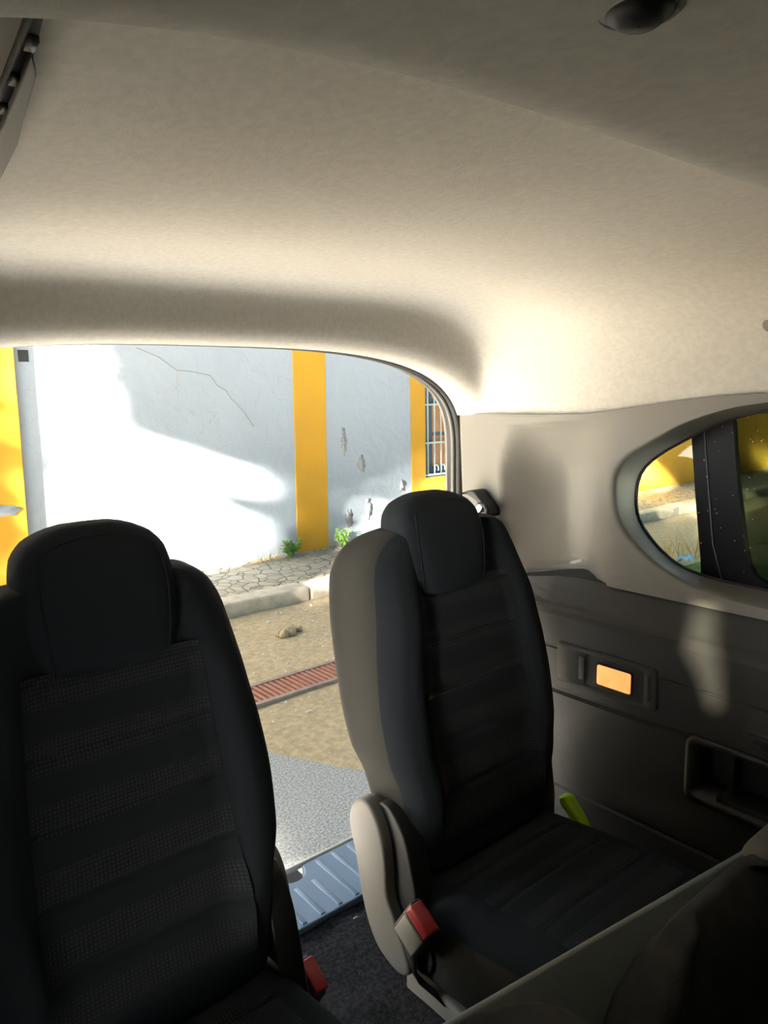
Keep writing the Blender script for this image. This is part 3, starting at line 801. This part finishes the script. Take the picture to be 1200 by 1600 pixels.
# floor, sill and remaining shell
bm = bmesh.new()
rows = [[(-0.66+1.32*i/70, -1.5+2.58*j/130, 0.600+0.006*noise.noise(Vector((i*0.35, j*0.35, 0)))) for i in range(71)] for j in range(131)]
grid(bm, rows)
for v in bm.verts:
    if v.co.y > 1.04: v.co.z -= 0.004
fl = struct(obj('floor', bm, M_['carpet']), 'dark blue-black carpet of the boot floor', 'carpet')
fl.modifiers.new('thick', 'SOLIDIFY').thickness = 0.03
bm = bmesh.new(); box(bm, (0, -0.13, 0.42), (1.4, 2.7, 0.28))
struct(obj('underbody', bm, M_['rubber'], smooth=False), 'underbody of the van', 'underbody')
sill = thing('boot_sill_plate', 'blue-grey ribbed plastic sill plate at the tailgate edge', 'sill plate', (0, 1.14, 0.60))
bm = bmesh.new()
outl = [(-0.64, -0.072), (0.64, -0.072), (0.64, 0.088), (0.165, 0.088)]
for k in range(9):
    a = R(0-180*k/8); outl.append((0.118+0.034*math.cos(a), 0.086+0.036*math.sin(a)))
outl += [(0.07, 0.088), (-0.64, 0.088)]
prism(bm, outl, 'z', -0.02, 0.008, 0.003)
obj('plate', bm, M_['sill'], sill, False)
bm = bmesh.new()
for k in range(-13, 14):
    x0 = 0.10+k*0.042
    y1 = 0.078 if abs(x0-0.118) > 0.045 else 0.03
    box(bm, (x0, (-0.066+y1)/2, 0.0085), (0.011, y1+0.066, 0.004), None, 0.0019, 2)
obj('rib', bm, M_['sill'], sill, True)
bm = boxes(((0, 0.094, 0.004), (1.28, 0.008, 0.012), None, 0.003, 2))
obj('edge_strip', bm, M_['speck'], sill)
bm = boxes(((0.118, 0.079, -0.022), (0.078, 0.092, 0.004)))
obj('latch_well', bm, M_['panel_dark'], sill, False)

# tailgate frame: rubber seal and painted flange round the opening
def ring(off, y):
    pts = [(0.648+off, y, 0.60+0.02*k) for k in range(0, 46)]
    top = []
    for i in range(61):
        th = R(0)+math.pi*i/60
        c, s_ = math.cos(th), math.sin(th); n = 3.05
        top.append(((0.648+off)*math.copysign(abs(c)**(2/n), c), y, 1.45+(0.240+off)*abs(s_)**(2/n)))
    return [p for p in pts if p[2] < 1.45] + top + [(-p[0], p[1], p[2]) for p in reversed([p for p in pts if p[2] < 1.45])]
struct(obj('trim_6', tube(bmesh.new(), ring(0.008, 1.248), 0.010, 8), M_['rubber']), 'black rubber seal round the tailgate opening', 'seal')
bm = bmesh.new()
prof = [(0.004, 1.258), (-0.002, 1.262), (-0.002, 1.268), (0.004, 1.270), (0.012, 1.272), (0.012, 1.284), (0.006, 1.287), (0.004, 1.293), (0.010, 1.300), (0.030, 1.312), (0.05, 1.325)]
rs = [ring(o_, y_) for o_, y_ in prof]
grid(bm, rs)
o = struct(obj('trim_7', bm, M_['body']), 'painted body flange round the tailgate opening', 'body flange')
o.modifiers.new('thick', 'SOLIDIFY').thickness = 0.004
bm = bmesh.new()
for s_ in (-1, 1): box(bm, (s_*0.745, 1.26, 1.05), (0.12, 0.10, 1.5))
box(bm, (0, 1.26, 0.36), (1.4, 0.10, 0.24))
struct(obj('body_rear', bm, M_['body'], smooth=False), 'painted rear body of the van', 'body')

# outer right body skin (below and above the glass)
bm = bmesh.new()
box(bm, (0.745, -0.15, 0.72), (0.05, 2.9, 0.98))
box(bm, (0.745, -1.0, 1.4), (0.05, 1.2, 0.5))
box(bm, (0.745, 1.09, 1.42), (0.05, 0.42, 0.42))
box(bm, (0.745, -0.15, 1.66), (0.05, 2.9, 0.10))
struct(obj('body_side', bm, M_['body'], smooth=False), 'painted outer side of the van', 'body')

# left side of the van (behind and beside the camera): closed side, gap added in the outline of a projected sun patch
PATCH_GAP = [(0.094, 1.629), (0.055, 1.628), (0.054, 1.577), (0.045, 1.55), (0.035, 1.464), (0.052, 1.449), (0.075, 1.507), (0.105, 1.55), (0.099, 1.569)]
bm = bmesh.new()
ov = [bm.verts.new((-0.72, y, z)) for y, z in ((-1.5, 0.3), (1.28, 0.3), (1.28, 1.80), (-1.5, 1.80))]
iv = [bm.verts.new((-0.72, y, z)) for y, z in PATCH_GAP]
dv = [bm.verts.new((-0.72, y, z)) for y, z in ((0.46, 0.62), (0.56, 0.62), (0.56, 1.42), (0.46, 1.42))]   # narrow slot at the sliding door, added and placed for fill light
es = [bm.edges.new((dv[i], dv[(i+1) % 4])) for i in range(4)] + [bm.edges.new((ov[i], ov[(i+1) % 4])) for i in range(4)] + [bm.edges.new((iv[i], iv[(i+1) % len(iv)])) for i in range(len(iv))]
bmesh.ops.triangle_fill(bm, use_beauty=True, use_dissolve=False, edges=es)
wl_ = struct(obj('wall_left', bm, M_['trim'], smooth=False), 'beige trim of the near side of the van', 'side trim')
bm = bmesh.new(); box(bm, (-0.735, 0.068, 1.547), (0.006, 0.16, 0.26))  # added tinted strip weakening the sun that passes the gap
struct(obj('gap_filter', bm, M_['glass_gap_filter'], smooth=False), 'added unseen tinted strip dimming the sun through the patch gap', 'window')
bm = bmesh.new(); box(bm, (-0.78, -0.54, 0.85), (0.06, 1.92, 1.1)); box(bm, (-0.78, 0.94, 0.85), (0.06, 0.70, 1.1)); box(bm, (-0.78, 0.50, 0.46), (0.06, 0.3, 0.32)); box(bm, (-0.78, 0.668, 1.58), (0.06, 1.0, 0.36)); box(bm, (-0.78, -0.632, 1.58), (0.06, 1.2, 0.5)); box(bm, (-0.78, 0.3, 1.76), (0.06, 1.2, 0.14))
struct(obj('body_near_side', bm, M_['body'], smooth=False), 'painted near side of the van', 'body')
# front of the cabin: unseen solid block added to shut out light
bm = bmesh.new(); box(bm, (0, -1.52, 1.15), (1.44, 0.3, 1.5), None, 0.05, 3)
struct(obj('front_light_block', bm, M_['front_block']), 'unseen dark block closing the cabin front against light', 'light block')

# ------------------------------------------------------------------ THINGS on the shell
# overhead console pod
pod = thing('overhead_air_vent', 'long grey overhead vent pod with dark slot on the roof lining', 'air vent', (-0.58, 0.50, 1.76))
def po(name, poly, z0, z1, m, bev=0.0):
    return obj(name, prism(bmesh.new(), [(x+0.58, y-0.50) for x, y in poly], 'z', z0-1.76, z1-1.76, bev), m, pod)
po('pod_shell', [(-0.68, 0.30), (-0.530, 0.315), (-0.517, 0.322), (-0.513, 0.340), (-0.502, 0.392), (-0.485, 0.482), (-0.475, 0.540), (-0.468, 0.620), (-0.467, 0.700), (-0.480, 0.745), (-0.68, 0.76)], 1.757, 1.810, M_['trim'], 0.003)
po('slot', [(-0.520, 0.324), (-0.515, 0.327), (-0.512, 0.343), (-0.505, 0.385), (-0.498, 0.440), (-0.489, 0.510), (-0.470, 0.690), (-0.490, 0.690), (-0.503, 0.500), (-0.509, 0.432), (-0.515, 0.372)], 1.7545, 1.760, M_['panel'])
po('blade', [(-0.5095, 0.372), (-0.502, 0.392), (-0.4925, 0.450), (-0.484, 0.500), (-0.475, 0.580), (-0.470, 0.680), (-0.482, 0.680), (-0.4965, 0.490), (-0.504, 0.420)], 1.749, 1.7548, M_['trim'], 0.0012)
for vx, vy in ((-0.511, 0.367), (-0.507, 0.411), (-0.502, 0.454), (-0.496, 0.520)):
    po('vane', [(vx-0.0022, vy-0.006), (vx+0.0022, vy-0.006), (vx+0.0030, vy+0.006), (vx-0.0014, vy+0.006)], 1.752, 1.756, M_['panel_dark'])

# round hook cup in the roof lining
hook = thing('roof_hook', 'round grey hook cup in the roof lining near the top edge', 'hook', (-0.362, 0.162, 1.7375))
def lathe(bm, prof, n=32, flip=False):
    loops = [[(r_*math.cos(2*math.pi*k/n), r_*math.sin(2*math.pi*k/n), z) for k in range(n)] for r_, z in prof]
    return loft(bm, loops, cap=False)
obj('cup', lathe(bmesh.new(), [(0.0165, 0.004), (0.0165, -0.003), (0.0145, -0.005), (0.0125, -0.004), (0.012, 0.004)]), M_['trim'], hook)
obj('cap', lathe(bmesh.new(), [(0.0124, 0.0), (0.0118, -0.006), (0.007, -0.0095), (0.0005, -0.010)]), M_['panel_dark'], hook)
clip = thing('lining_clip', 'small round beige clip at the right edge of the roof lining', 'clip', (0.588, 0.515, 1.692))
clip.rotation_euler = (0, R(72), 0)
obj('clip_cap', lathe(bmesh.new(), [(0.011, 0.004), (0.012, -0.001), (0.010, -0.005), (0.0005, -0.006)]), M_['trim'], clip)

# seat belt holder on the tailgate pillar
belt = thing('seat_belt', 'stowed black seat belt with chrome tongue on the beige tailgate pillar', 'seat belt', (0.62, 1.14, 1.33))
bl = Vector(belt.location)
def bo(name, bm, m, smooth=True):
    bmesh.ops.translate(bm, vec=-bl, verts=bm.verts); return obj(name, bm, m, belt, smooth)
# cream guide arm, black rim, black webbing and chrome tongue
def strap(bm, pts, wdir, w, th=0.0012):
    rows = []
    pts = [Vector(p) for p in pts]
    wd = Vector(wdir).normalized()
    for i, p in enumerate(pts):
        d = (pts[min(i+1, len(pts)-1)]-pts[max(i-1, 0)]).normalized(); nn = d.cross(wd).normalized()
        rows.append([p-wd*w/2-nn*th, p+wd*w/2-nn*th, p+wd*w/2+nn*th, p-wd*w/2+nn*th])
    return loft(bm, rows)
bm = bmesh.new()
prism(bm, smooth_poly([(1.184, 1.352), (1.182, 1.364), (1.164, 1.371), (1.144, 1.364), (1.126, 1.346), (1.128, 1.328), (1.144, 1.326), (1.162, 1.338)], 32), 'x', 0.596, 0.634, 0.006)
g_ = bo('guide_arm', bm, M_['hinge']); g_['label'] = 'grey guide arm'
bm = bmesh.new()
prism(bm, smooth_poly([(1.176, 1.368), (1.158, 1.376), (1.138, 1.377), (1.116, 1.360), (1.096, 1.345), (1.089, 1.330), (1.098, 1.322), (1.112, 1.340), (1.132, 1.356), (1.154, 1.366)], 40), 'x', 0.586, 0.630, 0.004)
bo('holder', bm, M_['panel_dark'])
bm = bmesh.new()
prism(bm, [(1.134, 1.322), (1.098, 1.328), (1.084, 1.286), (1.082, 1.225), (1.122, 1.222), (1.122, 1.270)], 'x', 0.596, 0.602, 0.001)
bo('webbing', bm, M_['black_web'])
bm = bmesh.new()
loop = [(0.582+0.0, 1.108+0.0165*math.cos(a)*0.9, 1.338+0.0125*math.sin(a)) for a in [2*math.pi*k/28 for k in range(29)]]
tube(bm, loop, 0.0052, 10, False)
bo('tongue_cover', bm, M_['rubber'])
bm = bmesh.new()
prism(bm, smooth_poly([(1.121, 1.345), (1.112, 1.351), (1.103, 1.346), (1.106, 1.338), (1.113, 1.332), (1.121, 1.328), (1.124, 1.334)], 28), 'x', 0.576, 0.584, 0.001)
tg = bo('tongue', bm, M_['chrome']); tg['label'] = 'chrome belt tongue'

# ------------------------------------------------------------------ SEATS
def yf(z):   # front plane of the backrest
    return 0.86 + 0.18*(z-1.04)
BK = [  # z, half width of the padding, thickness, half width of the back shell
    (0.80, 0.165, 0.10, 0.165), (0.83, 0.178, 0.115, 0.176), (0.88, 0.183, 0.130, 0.182), (0.945, 0.190, 0.142, 0.188), (1.00, 0.205, 0.150, 0.205), (1.07, 0.208, 0.156, 0.210), (1.14, 0.202, 0.160, 0.209), (1.20, 0.191, 0.162, 0.207),
    (1.28, 0.176, 0.158, 0.199), (1.305, 0.171, 0.150, 0.192), (1.330, 0.161, 0.136, 0.180), (1.350, 0.146, 0.114, 0.162), (1.364, 0.126, 0.088, 0.138), (1.373, 0.098, 0.058, 0.105), (1.377, 0.05, 0.02, 0.05)]
def back_front(x, z, w):
    """forward offset of the padded front surface: bolsters stand proud of the insert"""
    u = abs(x)/w
    up_ = 1-sstep(1.22, 1.34, z)
    b = 0.034*sstep(0.52, 0.76, u)*(0.25+0.75*up_)*(sstep(0.80, 0.95, z))
    return b
def seat(cx, s, label, dz=0.0, hx=0.0, hz=0.0, buckle=(0.788, 0.760)):
    """third-row seat facing the cabin (-y); s = +1: buckle and hinge cover seen on the -x side"""
    t = thing('third_row_seat', label, 'car seat', (cx, 0.66, 0.60+dz), 'third row seats')
    t['group'] = 'pair of third row seats'
    def so(name, bm, m, smooth=True, parent=None):
        for v in bm.verts: v.co.x *= s
        bmesh.ops.translate(bm, vec=(0, -0.66, -0.60), verts=bm.verts)
        return obj(name, bm, m, parent or t, smooth)
    # backrest shell: closed loft, padded front is cloth, sides and back vinyl
    def back_loop(z, w, th, wb, n=72):
        pts = []
        y0 = yf(z); yc = y0+th/2
        for k in range(n):
            a = 2*math.pi*k/n
            c, q = math.cos(a), math.sin(a); e = 2/4.2 if q < 0 else 2/6.0
            ww = w+(wb-w)*sstep(-0.6, 0.5, q)
            x = ww*math.copysign(abs(c)**e, c); y = yc+th/2*math.copysign(abs(q)**e, q)
            if q < 0: y -= back_front(x, z, w)*min(1, abs(q)*1.6)
            pts.append((x, y, z))
        return pts
    zs = [0.80+0.012*i for i in range(44)] + [1.322, 1.334, 1.340, 1.345, 1.350, 1.354, 1.358, 1.361, 1.364, 1.367, 1.369, 1.371, 1.373, 1.375, 1.3765]
    zs = [z for z in sorted(set(zs)) if z <= 1.3765]
    bm = bmesh.new()
    loft(bm, [back_loop(z, *catmull_table(BK, z)) for z in zs])
    back = so('backrest', bm, M_['bolster'])
    back.data.materials.append(M_['seat_side'])
    n_ = 72
    for i, p in enumerate(back.data.polygons):
        if i >= n_*(len(zs)-1): continue
        k = i % n_
        if math.sin(2*math.pi*(k+0.5)/n_) > -0.22 and zs[i//n_] < 1.365: p.material_index = 1
    # woven insert, following the padded front
    rows = []
    nz, nx = 120, 20
    zt = [0.845+0.43*i/(nz-1) for i in range(nz)]
    for z in zt:
        w = catmull_table(BK, z)[0]; hw = 0.128-0.018*(z-1.0)/0.3
        row = []
        for j in range(nx+1):
            x = -hw+2*hw*j/nx
            groove = 0.004*max(0, math.cos((z-0.84)*2*math.pi/0.085))**14
            y = yf(z)-back_front(x, z, w)-0.0045+groove + 0.012*(abs(x)/hw)**10*0.4
            row.append((x, y, z))
        rows.append(row)
    bm = bmesh.new(); grid(bm, rows, uv=lambda r_, c_: (0.25*c_/nx, 0.43*r_/(nz-1)))
    so('backrest_insert', bm, M_['weave'])
    # headrest
    HR = [(1.255, 0.070, 0.030), (1.262, 0.082, 0.060), (1.275, 0.090, 0.088), (1.32, 0.096, 0.108), (1.36, 0.098, 0.113), (1.395, 0.094, 0.106), (1.418, 0.080, 0.086), (1.430, 0.060, 0.058), (1.437, 0.035, 0.035), (1.439, 0.012, 0.012)]
    def hyf(z): return yf(z)-0.030+0.05*(z-1.25)+0.012*sstep(1.39, 1.44, z)
    bm = bmesh.new(); loops = []
    for z in [1.255, 1.258, 1.262, 1.268, 1.275]+[1.28+0.01*i for i in range(13)]+[1.408, 1.414, 1.42, 1.425, 1.430, 1.434, 1.437, 1.439]:
        w, th = catmull_table(HR, z)
        yc = hyf(1.36)+0.056+(z-1.36)*0.20
        loops.append([(w*math.copysign(abs(math.cos(a))**0.55, math.cos(a)), yc+th/2*math.copysign(abs(math.sin(a))**0.6, math.sin(a)), z) for a in [2*math.pi*k/48 for k in range(48)]])
    loft(bm, loops)
    for v in bm.verts: v.co += Vector((hx*s, 0, hz))
    hd = so('headrest', bm, M_['bolster'])
    # piping round the front face of the headrest
    pts = []
    for k in range(33):
        u = k/32
        if u < 0.36: z = 1.268+(1.405-1.268)*u/0.36; x = -1
        elif u > 0.64: z = 1.405-(1.405-1.268)*(u-0.64)/0.36; x = 1
        else: z = 1.405; x = None
        if x is not None:
            w, th = catmull_table(HR, z); px = x*w*0.80; pz = z
        else:
            q = (u-0.36)/0.28; w0 = catmull_table(HR, 1.405)[0]*0.80
            px = -w0*math.cos(math.pi*q); pz = 1.405+0.021*math.sin(math.pi*q); th = catmull_table(HR, pz)[1]
        yc = hyf(1.36)+0.056+(pz-1.36)*0.20
        w = catmull_table(HR, pz)[0]
        fr = max(0.0, 1-min(1, abs(px)/w)**(1/0.275))**0.3
        pts.append((px, yc-th/2*fr-0.0005, pz))
    pts = [(p[0]+hx*s, p[1], p[2]+hz) for p in pts]
    so('piping', tube(bmesh.new(), pts, 0.0016, 6), M_['bolster'], True, hd)
    bm = bmesh.new()
    tube(bm, [(-0.088, 0.990, 1.366), (-0.088, 0.990, 1.388)], 0.008, 10)
    so('headrest_guide', bm, M_['panel_dark'])
    # cushion
    bm = bmesh.new()
    loops = []
    CU = [(0.385, 0.14, 0.030), (0.395, 0.165, 0.060), (0.415, 0.178, 0.085), (0.46, 0.188, 0.097), (0.56, 0.195, 0.100), (0.70, 0.200, 0.096), (0.80, 0.198, 0.094), (0.86, 0.190, 0.09), (0.90, 0.17, 0.06)]
    for i in range(60):
        y = 0.385+(0.90-0.385)*i/59
        w, h = catmull_table(CU, y)
        zc = 0.725-0.022*sstep(0.55, 0.86, y)
        row = []
        for k in range(64):
            a = 2*math.pi*k/64; c, q = math.cos(a), math.sin(a)
            x = w*math.copysign(abs(c)**0.5, c); z = zc+h*math.copysign(abs(q)**0.5, q)
            if q > 0: z += 0.010*sstep(0.55, 0.8, abs(x)/w)*min(1, q*1.5)-0.004
            row.append((x, y, z))
        loops.append(row)
    loft(bm, loops)
    cu = so('seat_cushion', bm, M_['bolster'])
    cu.data.materials.append(M_['seat_side'])
    for i, p in enumerate(cu.data.polygons):
        if i < 64*59 and math.sin(2*math.pi*((i % 64)+0.5)/64) < 0.3: p.material_index = 1
    rows = []
    for i in range(100):
        y = 0.44+0.42*i/99
        w, h = catmull_table(CU, y); zc = 0.725-0.022*sstep(0.55, 0.86, y); hw = 0.150
        row = []
        for j in range(21):
            x = -hw+2*hw*j/20; u = abs(x)/w
            c = u**2 if u < 1 else 1
            q = max(0, 1-min(1, u)**4)**0.25
            gv = 0.004*max(0, math.cos((y-0.44)*2*math.pi/0.085))**14
            z = zc+h*q+0.010*sstep(0.55, 0.8, u)-0.004+0.003-gv-0.010*(abs(x)/hw)**10*0.5
            row.append((x, y, z))
        rows.append(row)
    bm = bmesh.new(); grid(bm, rows, uv=lambda r_, c_: (0.30*c_/20, 0.42*r_/99))
    so('cushion_insert', bm, M_['weave'])
    # base
    bm = bmesh.new()
    prism(bm, [(-0.195, 0.42), (0.195, 0.42), (0.20, 0.84), (-0.20, 0.84)], 'z', 0.600, 0.642, 0.008)
    so('seat_base', bm, M_['hinge'])
    bm = bmesh.new(); box(bm, (0, 0.66, 0.66), (0.32, 0.34, 0.05))
    so('riser', bm, M_['panel_dark'], False)
    # hinge covers both sides
    hc = smooth_poly([(0.828, 0.648), (0.862, 0.652), (0.897, 0.672), (0.925, 0.722), (0.945, 0.807), (0.962, 0.868), (0.950, 0.905), (0.922, 0.924), (0.892, 0.912), (0.870, 0.872), (0.862, 0.82), (0.860, 0.775), (0.842, 0.742), (0.818, 0.70), (0.806, 0.668)], 60)
    bm = bmesh.new(); prism(bm, hc, 'x', -0.224, -0.192, 0.007)
    so('hinge_cover', bm, M_['hinge'])
    # black recess cover between hinge cover and padding
    bm = bmesh.new()
    hc2 = smooth_poly([(0.80, 0.66), (0.88, 0.70), (0.90, 0.80), (0.915, 0.90), (0.875, 0.922), (0.835, 0.88), (0.815, 0.82), (0.80, 0.76), (0.77, 0.70)], 54)
    prism(bm, hc2, 'x', -0.205, -0.165, 0.004)
    so('recliner_housing', bm, M_['panel_dark'])
    bm = bmesh.new(); prism(bm, [(0.85, 0.66), (0.93, 0.70), (0.94, 0.86), (0.90, 0.91), (0.862, 0.89), (0.85, 0.80)], 'x', 0.165, 0.214, 0.004)
    so('recliner_housing', bm, M_['panel_dark'])
    # belt buckle on the inner side
    bz = Matrix.Rotation(R(33), 3, 'X')
    bc = Vector((-0.222 if buckle[1] > 0.72 else -0.238, *buckle))
    bk = bmesh.new(); box(bk, bc, (0.024, 0.060, 0.078), bz, 0.005, 3)
    buck = so('belt_buckle', bk, M_['panel_dark'])
    bm = bmesh.new(); box(bm, bc+bz @ Vector((-0.0115, 0.0, -0.012)), (0.006, 0.050, 0.050), bz, 0.003, 2)
    f_ = so('buckle_face', bm, M_['buckle_grey'], True, buck); f_['label'] = 'grey face of the buckle'
    bm = bmesh.new(); box(bm, bc+bz @ Vector((-0.004, 0.0, 0.032)), (0.024, 0.050, 0.022), bz, 0.003, 2)
    f_ = so('release_button', bm, M_['red'], True, buck); f_['label'] = 'red release button'
    bm = bmesh.new(); strap(bm, [bc+bz @ Vector((0, 0, -0.036)), (-0.218, buckle[0]+0.02, 0.675), (-0.210, 0.81, 0.655), (-0.20, 0.76, 0.64)], (0, 0.8, 0.5), 0.030, 0.002)
    so('buckle_strap', bm, M_['black_web'])
    # lime release tab on the outer side
    bm = bmesh.new()
    prism(bm, smooth_poly([(0.842, 0.792), (0.826, 0.798), (0.806, 0.782), (0.788, 0.760), (0.780, 0.744), (0.790, 0.738), (0.802, 0.744), (0.822, 0.764), (0.838, 0.776)], 36), 'x', 0.212, 0.240, 0.007)
    f_ = so('release_tab', bm, M_['lime']); f_['label'] = 'lime green release tab'
    return t
seat(-0.318, -1, 'dark grey third row seat filling the left half of the photo', 0.003, 0.0, 0.002, (0.864, 0.694))
seat(0.308, 1, 'dark grey third row seat beside the lit lamp panel, lime tab showing', -0.004, -0.026, -0.011)

bm = bmesh.new()
tube(bm, [(-0.006, 0.002, 0), (0, 0, 0.002), (0.006, -0.003, 0.001)], [0.0008, 0.0014, 0.0006], 6)
o = obj('paper_scrap', bm, M_['speck'], loc=(0.142, 1.024, 0.607)); tag(o, 'tiny white scrap lying on the boot carpet before the sill plate', 'litter')
# ------------------------------------------------------------------ second row: seat backs and rear board at the lower right
bd = bmesh.new()
A = Vector((-0.60, 0.464, 1.045)); B = Vector((0.57, 0.369, 0.973))
n_ = Vector((0, -1, 0))
loops = []
for t in [i/12 for i in range(13)]:
    p = A.lerp(B, t)
    loops.append([p, p+Vector((0, -0.006, 0.001)), p+Vector((-0.0, -0.060, -0.095)), p+Vector((0, -0.10, -0.35)), p+Vector((0, -0.085, -0.35)), p+Vector((0, -0.045, -0.10)), p+Vector((0, 0.006, -0.004))])
loft(bd, loops)
o = obj('trim_board', bd, M_['board']); tag(o, 'grey rigid board crossing diagonally behind the second row seats', 'board')
def row2(x0, x1, y, zt, slope, label, headx=None):
    t = thing('second_row_seat', label, 'car seat', ((x0+x1)/2, y, 0.60), 'second row seats')
    c = (x0+x1)/2; hw = (x1-x0)/2
    bm = bmesh.new(); loops = []
    H = zt-0.60
    for u in [0.0, 0.1, 0.25, 0.4, 0.55, 0.7, 0.78, 0.84, 0.89, 0.93, 0.96, 0.98, 0.993, 1.0]:
        z = H*u
        f = max(0.0, (u-0.70)/0.30)
        w = hw*(0.96+0.04*math.sin(math.pi*min(1, u*1.2)))*(1-f**3.2*0.62)
        th = 0.085*(1-f**4*0.85)
        loops.append([(w*math.copysign(abs(math.cos(a))**0.6, math.cos(a)), 0.045-(1-u)*0.10+th/2*math.copysign(abs(math.sin(a))**0.7, math.sin(a)) - (0.02*sstep(0.5, 0.8, abs(math.cos(a))) if math.sin(a) < 0 else 0), z+slope*w*math.cos(a)*(u**2)) for a in [2*math.pi*k/48 for k in range(48)]])
    loft(bm, loops); obj('backrest', bm, M_['rear_fabric'], t)
    bm = bmesh.new(); box(bm, (0, -0.30, -0.16), (2*hw*0.94, 0.42, 0.14), None, 0.04, 4)
    obj('seat_cushion', bm, M_['rear_fabric'], t)
    if headx is not None:
        bm = bmesh.new()
        box(bm, (headx-c, 0.035, zt-0.60-0.045), (0.20, 0.07, 0.11), None, 0.033, 5)
        h = obj('headrest', bm, M_['beige_fabric'], t)
    return t
row2(-0.072, 0.47, 0.325, 1.005, -0.035, 'second row seat back with rounded shoulder in the lower right corner', 0.39)
row2(-0.56, -0.078, 0.31, 1.110, -0.06, 'second row seat back peeping in at the bottom edge, left of the rounded shoulder')
